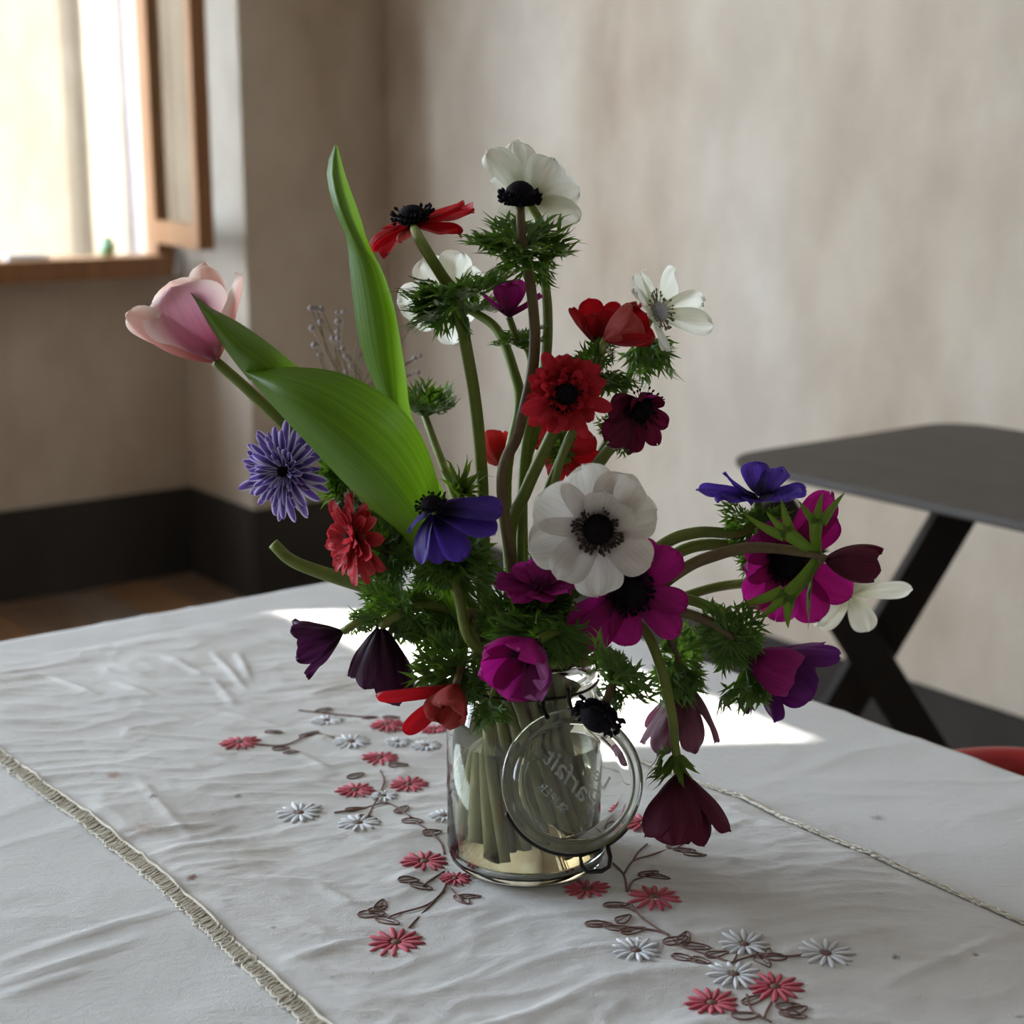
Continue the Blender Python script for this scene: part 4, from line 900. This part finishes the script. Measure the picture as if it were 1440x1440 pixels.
anemone('double coral red anemone turned sideways under the big tulip leaf', (500, 757, -.03), (-.84, .06, .52), 19, 'coral', 66, [(545, 775, -.02), (590, 790, -.01), (640, 830, 0), (680, 890, .002)], W=.38, style='double', seed=25, rpx=7, cup=.25, centre={'r': 9, 'up': 2, 'n': 14},
    col=[{'at': (545, 765, -.02), 'ax': (-.2, .3, .9), 'size': 72, 'n': 8, 'open': 72, 's': 2}, {'at': (575, 790, -.02), 'ax': (-.3, .5, .5), 'size': 60, 'n': 5, 'open': 70, 's': 5}])
# bent stem that has lost its flower
bs = empty('bent_stem', J + V3((0, 0, .01)), 'bare bent green stem poking out past the coral red flower', 'stem')
make_stem(bs, [P(384, 764, .03), P(410, 788, .03), P(455, 806, .028), P(520, 826, .02), P(590, 848, .012), P(650, 868, .005), P(690, 910, .0)], 10, M_STEM)
anemone('violet blue anemone drooping over dark leaves with a black head', (612, 724, -.045), (-.25, .9, .30), 7, 'purple', 92, [(630, 780, -.03), (645, 840, -.02), (660, 900, -.01)], seed=26, rpx=8, centre={'r': 16, 'up': 8, 'n': 50, 'spread': 1.4},
    spec=[(10, 92, .72, 90, 104), (35, 94, .7, 92, 118), (70, 80, .62, 100, 150), (100, 72, .5, 104, 160), (130, 72, .5, 100, 160), (200, 50, .7, 95, 140), (330, 84, .7, 96, 124), (270, 60, .7, 90, 120)], ruf=.06,
    col=[{'at': (640, 792, -.04), 'ax': (-.1, .8, .5), 'size': 72, 'n': 8, 'open': 86, 'key': 'd', 's': 1}, {'at': (642, 800, -.04), 'ax': (.1, -.7, .6), 'size': 82, 'n': 6, 'open': 62, 'key': 'd', 's': 2}, {'at': (590, 740, -.03), 'ax': (-.6, .2, .5), 'size': 50, 'n': 4, 'open': 70, 'key': 'd', 's': 4}])
anemone('wide open magenta anemone with a black heart below the large white one', (882, 830, -.03), (.20, .10, .95), 8, 'mag', 92, [(870, 860, -.02), (840, 900, -.01), (800, 940, 0)], W=.72, seed=27, rpx=8, centre={'r': 22, 'up': 5, 'n': 46, 'spread': 1.5},
    spec=[(40, 88, .72, 66, 74), (75, 84, .7, 62, 66), (345, 84, .55, 76, 84), (318, 96, .5, 78, 92), (262, 74, .8, 72, 84), (225, 96, .66, 72, 86), (205, 100, .55, 72, 84), (130, 80, .7, 66, 70)])
anemone('magenta anemone seen edge on over a thick feathery ruff', (760, 828, -.05), (-.02, .95, .25), 6, 'mag2', 50, [(765, 860, -.04), (770, 900, -.03), (765, 935, -.015)], seed=28, rpx=8,
    spec=[(180, 62, .9, 84, 76), (140, 52, .95, 84, 84), (90, 40, 1.2, 84, 84), (40, 50, .95, 82, 72), (0, 58, .9, 82, 76), (270, 50, .9, 70, 56), (220, 50, .9, 70, 60), (320, 50, .9, 70, 60)],
    col=[{'at': (765, 868, -.055), 'ax': (0, .9, .35), 'size': 68, 'n': 10, 'open': 52, 'key': 'd', 's': 1}, {'at': (768, 890, -.05), 'ax': (.2, -.3, .9), 'size': 80, 'n': 7, 'open': 78, 'key': 'd', 's': 2}])
anemone('magenta anemone cup hanging open in front of the jar neck', (754, 903, -.075), (-.42, -.42, .80), 6, 'mag2', 90, [(775, 890, -.06), (785, 892, -.04), (775, 930, -.015)], style='cup', W=.85, seed=29, rpx=7, centre={'r': 15, 'up': 4}, cup=.3,
    spec=[(0, 90, .85, 62, 8, 'lilac'), (60, 92, .8, 60, 4, 'lilac'), (120, 92, .85, 60, 14, 'mag'), (180, 94, .85, 60, 18, 'mag'), (240, 94, .85, 60, 16, 'mag'), (300, 92, .85, 60, 12)],
    col=[{'at': (782, 895, -.06), 'ax': (.2, .3, .6), 'size': 66, 'n': 6, 'open': 80, 'key': 'd'}])
anemone('closed dark plum anemone hanging down like a bell over the sunlit cloth', (535, 882, -.01), (.06, -1, .1), 6, 'plum', 118, [(560, 862, -.008), (600, 850, -.004), (645, 862, 0), (685, 905, 0)], style='bell', W=.62, seed=30, rpx=8, cup=.35,
    spec=[(60, 116, .62, 50, -4), (120, 92, .6, 54, 6), (20, 112, .6, 50, -2), (200, 88, .6, 58, 8), (280, 110, .6, 46, 0), (330, 112, .55, 46, 0), (160, 80, .6, 60, 14)],
    col=[{'at': (545, 872, -.012), 'ax': (-.2, -.5, .5), 'size': 78, 'n': 6, 'open': 75}, {'at': (610, 900, -.005), 'ax': (0, .2, .9), 'size': 62, 'n': 6, 'open': 80, 's': 3}])
anemone('ragged dark plum anemone bud pointing away over the tablecloth', (482, 888, .0), (-.88, -.40, .12), 6, 'plum', 76, [(520, 865, .0), (570, 845, .0), (630, 850, .004), (680, 900, .004)], style='bud', W=.5, seed=31, rpx=7, ruf=.14,
    spec=[(90, 78, .5, 46, 4), (30, 80, .45, 46, 8), (330, 74, .5, 46, 14), (270, 76, .5, 44, 4), (210, 72, .5, 46, 26), (150, 74, .5, 46, 20)],
    col=[{'at': (486, 900, -.005), 'ax': (.2, -.7, .4), 'size': 62, 'n': 5, 'open': 55}, {'at': (560, 855, .005), 'ax': (-.3, .5, .4), 'size': 60, 'n': 5, 'open': 78, 's': 2}])
anemone('salmon red anemone cup with long loose scarlet petals beside the jar', (642, 962, -.05), (-.30, -.62, .72), 6, 'salmon', 64, [(650, 930, -.03), (653, 880, -.02), (668, 860, -.01), (690, 920, -.005)], style='cup', W=.8, seed=32, rpx=7, smat=M_STEMD, centre={'r': 12, 'up': 8, 'spread': 1.3}, cup=.3,
    spec=[(0, 62, .85, 62, -2), (60, 60, .85, 60, 0), (120, 62, .85, 60, 0), (240, 66, .85, 62, 0), (300, 66, .85, 62, -2), (195, 112, .40, 62, 60, 'red'), (240, 100, .36, 50, 42, 'red')],
    col=[{'at': (652, 935, -.04), 'ax': (.1, .3, .7), 'size': 72, 'n': 7, 'open': 78, 's': 2}, {'at': (668, 950, -.05), 'ax': (.5, -.8, .3), 'size': 70, 'n': 3, 'open': 25, 'key': 'd', 's': 6}])
anemone('wine red anemone drooping beside the jar lid on a curved stem', (958, 1085, -.045), (.05, -1, .16), 7, 'wine', 108, [(950, 1055, -.045), (944, 1005, -.04), (925, 935, -.03), (900, 890, -.02), (870, 878, -.01), (830, 915, 0)], style='bell', W=.66, seed=33, rpx=7, cup=.28,
    spec=[(110, 108, .78, 58, 10), (150, 104, .72, 60, 18), (60, 108, .5, 46, 6), (25, 104, .5, 56, 24), (85, 100, .6, 40, 0), (250, 106, .7, 50, 8), (310, 104, .6, 52, 14), (200, 100, .7, 56, 16)],
    col=[{'at': (955, 1062, -.045), 'ax': (.05, -1, .16), 'size': 56, 'n': 7, 'open': 34, 'key': 'b'}, {'at': (945, 1068, -.05), 'ax': (-.8, -.5, .3), 'size': 70, 'n': 1, 'open': 8, 'key': 'd', 's': 3}])
anemone('faded mauve anemone hanging closed in front of the sunlit patch', (962, 958, .03), (-.06, -1, 0), 6, 'mauve', 106, [(948, 920, .025), (930, 885, .015), (890, 880, .005), (840, 920, .002)], style='bell', W=.5, seed=34, rpx=6, smat=M_STEMD, cup=.3, col=[{'at': (970, 955, .03), 'ax': (.3, .2, .5), 'size': 50, 'n': 5, 'open': 78, 'key': 'd'}, {'at': (962, 965, .03), 'ax': (0, -1, .1), 'size': 80, 'n': 4, 'open': 20, 'key': 'd', 's': 4}])
anemone('spent black anemone head without petals hanging over the jar lid', (850, 990, -.105), (-.45, -.62, .55), 0, 'red', 50, [(862, 960, -.10), (858, 930, -.08), (848, 918, -.05), (820, 930, -.02)], spec=[], seed=35, rpx=7, smat=M_STEMD, centre={'r': 27, 'up': 2, 'n': 90, 'spread': 1.25, 'h': 1.0},
    col=[{'at': (864, 962, -.10), 'ax': (.5, .5, .2), 'size': 66, 'n': 7, 'open': 70, 'key': 'd'}, {'at': (845, 1000, -.105), 'ax': (0, -1, .1), 'size': 58, 'n': 2, 'open': 12, 'key': 'd', 's': 4}])
anemone('violet blue anemone spread flat at the tips beside the black table', (1066, 700, .02), (.0, .92, .38), 7, 'purple', 80, [(1060, 735, .02), (1035, 750, .018), (980, 750, .012), (930, 772, .008), (860, 850, .004), (810, 920, 0)], seed=36, rpx=8,
    spec=[(180, 84, .5, 80, 84), (150, 70, .6, 78, 66), (165, 74, .34, 60, 34), (110, 46, .9, 66, 60), (60, 50, .9, 66, 60), (20, 60, .7, 76, 66), (0, 64, .6, 80, 74), (270, 60, .8, 74, 70), (310, 60, .8, 74, 70)], ruf=.14,
    col=[{'at': (1046, 722, .012), 'ax': (-.2, -.5, .7), 'size': 56, 'n': 9, 'open': 74}])
anemone('broad magenta anemone with a dark heart behind the wine red bud', (1106, 788, .015), (-.12, .06, .98), 8, 'mag', 92, [(1085, 790, .03), (1030, 768, .025), (960, 776, .015), (890, 840, .006), (815, 930, 0)], W=.76, seed=37, rpx=8, centre={'r': 20, 'up': 4, 'n': 40},
    spec=[(62, 118, .5, 66, 78), (48, 96, .6, 70, 74), (110, 72, .8, 62, 60), (150, 72, .8, 62, 56), (190, 66, .8, 62, 54), (225, 84, .7, 66, 62), (260, 84, .8, 66, 66), (300, 92, .7, 72, 80), (335, 98, .6, 72, 80)], ruf=.1,
    col=[{'at': (1060, 830, .02), 'ax': (-.5, -.3, .3), 'size': 50, 'n': 6, 'open': 80, 'key': 'd'}])
anemone('closed wine red anemone bud on a long arching stem with broad bracts', (1160, 787, -.03), (.99, -.10, .1), 6, 'wine', 84, [(1138, 778, -.03), (1060, 770, -.03), (1005, 782, -.028), (960, 803, -.025), (890, 860, -.015), (820, 925, -.004)], style='bud', W=.52, seed=38, rpx=8, smat=M_STEMD, cup=.34,
    spec=[(90, 84, .55, 54, -20), (30, 80, .5, 54, -18), (150, 78, .5, 54, -16), (210, 82, .5, 54, -18), (270, 82, .5, 54, -18), (330, 88, .45, 52, -16)],
    col=[{'at': (1156, 786, -.03), 'ax': (-.72, .62, .3), 'size': 130, 'n': 1, 'open': 2, 'key': 's'}, {'at': (1156, 784, -.032), 'ax': (-.25, .95, .3), 'size': 112, 'n': 1, 'open': 2, 'key': 's', 's': 1}, {'at': (1157, 790, -.03), 'ax': (-.55, -.8, .3), 'size': 120, 'n': 1, 'open': 2, 'key': 's', 's': 2}, {'at': (1157, 790, -.03), 'ax': (-.05, -1, .2), 'size': 105, 'n': 1, 'open': 2, 'key': 's', 's': 4}])
anemone('rosy magenta anemone bud nodding over the table edge', (1050, 922, -.025), (.84, -.32, .3), 6, 'mag2', 88, [(1035, 900, -.025), (1000, 876, -.025), (940, 860, -.02), (880, 870, -.01), (820, 930, 0)], style='bud', W=.72, seed=39, rpx=7, smat=M_STEMD, cup=.32,
    spec=[(90, 86, .8, 58, -12), (30, 84, .75, 56, -8), (150, 84, .75, 58, -14), (210, 80, .7, 56, -10), (270, 80, .7, 56, -10), (330, 84, .7, 56, -6)],
    col=[{'at': (1045, 915, -.025), 'ax': (-.3, -.2, .6), 'size': 62, 'n': 8, 'open': 80, 's': 2}, {'at': (1050, 940, -.02), 'ax': (.2, -.9, .2), 'size': 70, 'n': 4, 'open': 40, 's': 5}])
anemone('dark violet anemone with loose pointed petals behind the rosy magenta bud', (1066, 920, .005), (.72, -.55, -.1), 6, 'violet', 100, [(1050, 890, .005), (1010, 862, .004), (955, 848, .002), (890, 870, .002), (830, 930, 0)], style='bell', W=.6, seed=40, rpx=7,
    spec=[(90, 96, .75, 48, 16), (20, 112, .45, 50, 34), (60, 90, .6, 50, 10), (150, 96, .7, 56, 30), (190, 94, .4, 64, 52), (270, 96, .7, 50, 14), (330, 110, .4, 50, 30)])
anemone('pale white anemone turned away behind the wine red bud', (1195, 835, .10), (.35, -.15, -.9), 7, 'whiteg', 76, [(1150, 830, .09), (1090, 820, .07), (1000, 830, .04), (900, 880, .015), (830, 935, .005)], W=.8, seed=41, rpx=6, spec=[(60, 84, .34, 70, 70), (20, 52, .7, 80, 84), (250, 62, .9, 76, 84), (290, 66, .8, 78, 84), (200, 66, .7, 78, 84), (130, 56, .8, 78, 84), (335, 60, .8, 78, 84)])
# leafy shoots without flowers
def shoot(label, pts, tufts, key='g', rpx=6, nm_='anemone_leaf'):
    r = empty(nm_, J + V3((0, 0, .01)), label, 'leaf'); make_stem(r, [P(*q) for q in pts], rpx, M_STEM)
    for i, (x, y, d, ax, sz, n, op, ky) in enumerate(tufts):
        pos = P(x, y, d); COLLARS.append((r, pos, ax3(*ax), sz * pxm(pos), n, op, ky or key, 200 + i * 7 + len(label), None))
shoot('green anemone leaf spreading beside the foot of the big tulip leaf', [(640, 670, .0), (660, 740, .0), (690, 860, 0)], [(642, 700, 0, (-.1, .9, .2), 66, 5, 40, 'b'), (650, 690, .0, (.6, .5, .3), 60, 3, 45, 'b')])
shoot('soft feathery anemone leaf far behind the upright tulip leaf', [(588, 560, .10), (610, 620, .08), (660, 760, .04), (700, 900, .01)], [(588, 562, .10, (.1, .9, -.2), 56, 8, 48, 'g')])
shoot('dark feathery anemone leaf hanging in front of the jar mouth', [(700, 850, -.03), (705, 900, -.02), (715, 940, -.01)], [(700, 850, -.04, (-.2, .1, .9), 82, 7, 78, 'd'), (690, 980, -.06, (0, -.9, .3), 60, 4, 30, 'd')], 'd')
shoot('sunlit feathery anemone leaf over the shining patch of cloth', [(600, 868, .01), (640, 880, .008), (690, 920, 0)], [(590, 870, .01, (-.2, .2, .9), 72, 6, 78, 'g')])
# gypsophila far behind
gy = empty('gypsophila_sprig', J + V3((0, 0, .01)), 'faint dry gypsophila sprig with tiny pale heads behind the tulip leaf', 'flower')
make_stem(gy, [P(500, 560, .30), P(545, 610, .22), P(650, 790, .06), P(705, 910, .01)], 3, M_STEMD)
M_GYP = plain('dusty pale floret', (138, 128, 124), 0.8, (156, 146, 142), 80)
b = MB()
for i in range(16): 
    a = -PI + i * 2 * PI / 16; pts = []
    for q in range(7): pts.append((math.sin(PI * q / 6) if 0 < q < 6 else 0.02, -math.cos(PI * q / 6)))
b.lathe([(0.0038 * (0.8 + .3 * (i % 2)) * x, 0.0035 * z) for i, (x, z) in enumerate(pts)], 8); gme = b.mesh('floret'); gme.materials.append(M_GYP)
rg = random.Random(4)
for i in range(34):
    x, y = rg.uniform(436, 600), rg.uniform(428, 545); d = .30 + rg.uniform(-.05, .05); p = P(x, y, d); o = obj('floret', gme, None, gy, Matrix.Translation(p) @ Matrix.Scale(rg.uniform(.45, .8), 4))
    b = MB(); b.tube([p, p.lerp(P(500, 562, .30), .5) + V3((rg.uniform(-.01, .01), 0, 0)), P(500, 562, .30)], 0.0004, 4); b.build('twig', M_STEMD, gy)

# ------------------------------------------------------------------ lay the stems so that they pass one another
from mathutils.kdtree import KDTree
from mathutils.bvhtree import BVHTree
import time
T0 = time.time()
bpy.context.view_layer.update()
def world_tris(o):
    mw = o.matrix_world; me = o.data
    return [mw @ v.co for v in me.vertices], [tuple(p.vertices) for p in me.polygons]
# neck places on a hexagonal lattice, shared out by where each stem leaves the jar
lat = []
dl = 0.0098
for a in range(-5, 6):
    for b_ in range(-5, 6):
        x, y = dl * (a + b_ * 0.5), dl * b_ * 0.8660254
        if math.hypot(x, y) <= 0.0332: lat.append((x, y))
lat.sort(key=lambda q: math.hypot(*q))
nS = len(STEMS); lat = lat[:max(nS, 1)] if len(lat) >= nS else lat + [(0.0, 0.0)] * (nS - len(lat))
want = []
for S in STEMS:
    e = S['pts'][-1]; want.append((max(-.033, min(.033, (e.x - J.x) * 0.6)), max(-.033, min(.033, (e.y - J.y) * 1.0))))
asg = list(range(nS))
cst = lambda k, l: (want[k][0] - lat[l][0]) ** 2 + (want[k][1] - lat[l][1]) ** 2
for it in range(60):
    ch = False
    for a in range(nS):
        for b_ in range(a + 1, nS):
            if cst(a, asg[b_]) + cst(b_, asg[a]) < cst(a, asg[a]) + cst(b_, asg[b_]) - 1e-12: asg[a], asg[b_] = asg[b_], asg[a]; ch = True
    if not ch: break
tw = math.radians(70); rr = random.Random(21)
PT, SID, RAD, MOB, OFF, INJ = [], [], [], [], [], []
for k, S in enumerate(STEMS):
    nx, ny = lat[asg[k]]; pts = list(S['pts'])
    for i in range(max(1, len(pts) - 2), len(pts)):
        d = (pts[i] - CAM).normalized(); pts[i] = pts[i] + d * ny * (0.5 if i < len(pts) - 1 else 1.0)
    nk = J + V3((nx, ny, HJ + 0.002)); bx = 1.2 * (nx * math.cos(tw) - ny * math.sin(tw)); by = 1.2 * (nx * math.sin(tw) + ny * math.cos(tw))
    bt = J + V3((bx, by, 0.0135 + (0.03 * rr.random() if k % 3 == 0 else 0.003 * rr.random())))
    S['up'] = catmull(pts + [nk], 8); S['down'] = [nk.lerp(bt, i / 24) for i in range(1, 25)]
    # even samples
    c = S['up']; ln = [0]
    for a, b_ in zip(c, c[1:]): ln.append(ln[-1] + (b_ - a).length)
    n = max(6, int(ln[-1] / 0.004)); smp = []; q = 0
    for i in range(n + 1):
        t = ln[-1] * i / n
        while q < len(ln) - 2 and ln[q + 1] < t: q += 1
        smp.append(c[q].lerp(c[q + 1], (t - ln[q]) / max(1e-9, ln[q + 1] - ln[q])))
    S['a'] = len(PT)
    for i, p in enumerate(smp):
        PT.append(p); SID.append(k); RAD.append(S['r'] * (0.82 + 0.25 * min(1, i / (n * 0.35)))); MOB.append(min(1.0, max(0.0, (i - 1) / 5.0))); OFF.append(V3()); INJ.append(False)
    S['m'] = len(PT)
    for p in S['down']: PT.append(p); SID.append(k); RAD.append(S['r'] * 1.07); MOB.append(1.0); OFF.append(V3()); INJ.append(True)
    S['b'] = len(PT)
NP = len(PT); DIR = [(p - CAM).normalized() for p in PT]; PSG = {}
def inner(z): return 0.0375 if z > 0.112 else (0.046 if z < 0.088 else 0.046 - (z - 0.088) / 0.024 * 0.0085)
rootid = {S['root'].name: k for k, S in enumerate(STEMS)}
# everything solid that the stems have to go round
OBP, OBR = [], []
for o in list(bpy.data.objects):
    if o.type != 'MESH' or o.parent is None: continue
    top = o
    while top.parent is not None: top = top.parent
    nm_ = o.name.split('.')[0]
    if top.name in rootid and nm_ in ('petal', 'flower_centre', 'leaf') or (top is jar and nm_ in ('lid_glass',)):
        vs_, fs_ = world_tris(o)
        for v in vs_: OBP.append(v); OBR.append(top.name)
        if nm_ in ('leaf', 'lid_glass'):
            for f in fs_: OBP.append(sum((vs_[i] for i in f), V3()) / len(f)); OBR.append(top.name)
okd = KDTree(len(OBP))
for i, p in enumerate(OBP): okd.insert(p, i)
okd.balance()
def pos(i): return PT[i] + OFF[i]
for it in range(360):
    X = [pos(i) for i in range(NP)]
    kd = KDTree(NP)
    for i, p in enumerate(X): kd.insert(p, i)
    kd.balance(); dv = [None] * NP; hits = 0
    for i in range(NP):
        if MOB[i] <= 0: continue
        ri = RAD[i]; p = X[i]; k = SID[i]; mv = V3(); D = DIR[i]
        for q, j, d in kd.find_range(p, ri + 0.0064):
            if SID[j] == k: continue
            R = ri + RAD[j] + 0.0011
            if d >= R: continue
            hits += 1; u = (p - q); sg = u.dot(D)
            key = (min(k, SID[j]), max(k, SID[j])); sg2 = sg if k < SID[j] else -sg
            if it < 8: PSG[key] = PSG.get(key, 0.0) + sg2
            elif key not in PSG: PSG[key] = sg2
            s_ = (1 if PSG[key] > 0 else -1) * (1 if k < SID[j] else -1)
            if INJ[i] or INJ[j]: s_ = 0
            u = (u / d if d > 1e-6 else V3()) + D * (1.6 * s_); u.normalize()
            cand = u * ((R - d) * (0.6 if MOB[j] > 0.5 else 1.0))
            if cand.length > mv.length: mv = cand
        ob = V3(); cnt = 0
        for q, j, d in okd.find_range(p, ri + 0.0024):
            if OBR[j] == STEMS[k]['root'].name: continue
            ob += (p - q); cnt += 1
        if cnt:
            hits += 1; s_ = 1 if ob.dot(D) > 0 else -1
            mv = mv + (D * s_ + (ob.normalized() * 0.4 if ob.length > 1e-7 else V3())) * 0.0012
        if mv.length > 0.004: mv = mv.normalized() * 0.004
        dv[i] = mv * MOB[i]
    for i in range(NP):
        if dv[i] is not None: OFF[i] = OFF[i] + dv[i] * 0.8
    for S in STEMS:
        o2 = OFF[S['a']:S['b']]; w = 0.5 if it < 260 else 0.2
        for i in range(1, len(o2) - 1):
            if MOB[S['a'] + i] > 0: OFF[S['a'] + i] = o2[i] * (1 - w) + (o2[i - 1] + o2[i + 1]) * (w / 2)
    for i in range(NP):                    # over the rim, never through it
        if INJ[i]:
            p = pos(i); rd = math.hypot(p.x - J.x, p.y - J.y); mx_ = inner(p.z - J.z) - RAD[i] - 0.0006
            if rd > mx_: OFF[i] = OFF[i] + V3(((J.x - p.x), (J.y - p.y), 0)) * (1 - mx_ / rd)
            if p.z < J.z + 0.0125: OFF[i] = OFF[i] + V3((0, 0, J.z + 0.0125 - p.z))
            continue
        if MOB[i] <= 0: continue
        p = pos(i); rd = math.hypot(p.x - J.x, p.y - J.y); low = J.z + HJ + RAD[i] + 0.001
        if 0.036 < rd + RAD[i] * 0.6 and rd < 0.0455 + RAD[i] and J.z + 0.085 < p.z < low: OFF[i] = OFF[i] + V3((0, 0, min(0.004, low - p.z) * 0.7))
for S in STEMS:
    c = [pos(i) for i in range(S['a'], S['b'])]; S['path'] = c[:S['m'] - S['a']]
    rad = [RAD[i] for i in range(S['a'], S['b'])]
    b = MB(); b.tube(c, rad, 9); b.build(S['name'], S['mat'], S['root'])
print('stems', nS, 'samples', NP, 'left', hits, 'sec', round(time.time() - T0, 1))

# ------------------------------------------------------------------ leafy ruffs, each bract turned until it clears its neighbours
bpy.context.view_layer.update()
TREES = []                                # (lo, hi, tree, root name)
def bounds(vs): return V3((min(v.x for v in vs), min(v.y for v in vs), min(v.z for v in vs))), V3((max(v.x for v in vs), max(v.y for v in vs), max(v.z for v in vs)))
def add_tree(vs, fs, name):
    lo, hi = bounds(vs); TREES.append((lo, hi, BVHTree.FromPolygons(vs, fs), name))
for o in list(bpy.data.objects):
    if o.type != 'MESH': continue
    top = o
    while top.parent is not None: top = top.parent
    if top.name in rootid: add_tree(*world_tris(o), top.name + ('|bloom' if o.name.split('.')[0] in ('petal', 'flower_centre', 'stamens') else ''))
    elif top is jar and o.name.split('.')[0] in ('jar_body', 'lid_glass', 'neck_wire', 'hinge_wire', 'locking_wire'): add_tree(*world_tris(o), top.name)
def hits_of(vs, fs, name, stop=9999, own=True):
    lo, hi = bounds(vs); t = BVHTree.FromPolygons(vs, fs); n = 0
    for l2, h2, t2, nm_ in TREES:
        if nm_ == name or (not own and nm_ == name + '|bloom') or l2.x > hi.x or h2.x < lo.x or l2.y > hi.y or h2.y < lo.y or l2.z > hi.z or h2.z < lo.z: continue
        n += len(t.overlap(t2))
        if n >= stop: return n
    return n
clash = 0
for root, pos0, axis, size, n, open_, key, seed, azr in COLLARS:
    S = STEMS[rootid[root.name]]; bi = min(range(min(4 if key in 'gd' else 1, len(S['path']) - 1), len(S['path'])), key=lambda i: (S['path'][i] - pos0).length_squared); near = S['path'][bi]
    gap = (near - pos0).length
    if gap < 0.022: base = near
    else:
        base = pos0; mid_ = near.lerp(pos0, 0.5) + V3((0, 0, 0.006)); b = MB(); b.tube(catmull([near, mid_, base], 5), S['r'] * 0.4, 7); b.build('leaf_stalk', M_STEM, root)
    fr = frame_of(axis); rr = random.Random(seed + 99); sr = S['r'] * 0.8 if gap < 0.022 else 0.001
    for k in range(n):
        az = (2 * PI * (k + rr.uniform(-.25, .25)) / n) if azr is None else math.radians(azr[k % len(azr)])
        al = math.radians(open_ + rr.uniform(-18, 18)); me = BR[key][rr.randrange(len(BR[key]))]; sz = size * (1.22 if key in 'gd' else 1.0) * rr.uniform(.8, 1.15); wd = rr.uniform(.85, 1.15)
        cov = [v.co for v in me.vertices]; fs_ = [tuple(p.vertices) for p in me.polygons]; best = None
        for tr in range(40):
            f = 1.0 if tr < 8 else (0.85 if tr < 14 else (0.7 if tr < 20 else (0.55 if tr < 30 else 0.45)))
            da, db = (0, 0) if tr == 0 else (rr.uniform(-1, 1) * math.radians(18 + 2.4 * tr), rr.uniform(-1, 1) * math.radians(12 + 1.8 * tr))
            a2, l2 = az + da, al + db; er = fr[0] * math.cos(a2) + fr[1] * math.sin(a2)
            d = er * math.sin(l2) + fr[2] * math.cos(l2); nn = -er * math.cos(l2) + fr[2] * math.sin(l2)
            y = d.normalized(); z = (nn - y * nn.dot(y)).normalized(); x = y.cross(z)
            Mx = Matrix.Translation(base + d * sr) @ Matrix((x, y, z)).transposed().to_4x4() @ Matrix.Diagonal((sz * wd * f, sz * f, sz * f, 1))
            vs_ = [Mx @ v for v in cov]; h = hits_of(vs_, fs_, root.name, best[0] if best else 9999, key in 'gd')
            if best is None or h < best[0]: best = (h, Mx, vs_)
            if h == 0: break
        if best[0]: clash += 1
        obj('bract', me, None, root, best[1]); add_tree(best[2], fs_, root.name)
print('bracts still touching', clash, 'sec', round(time.time() - T0, 1))
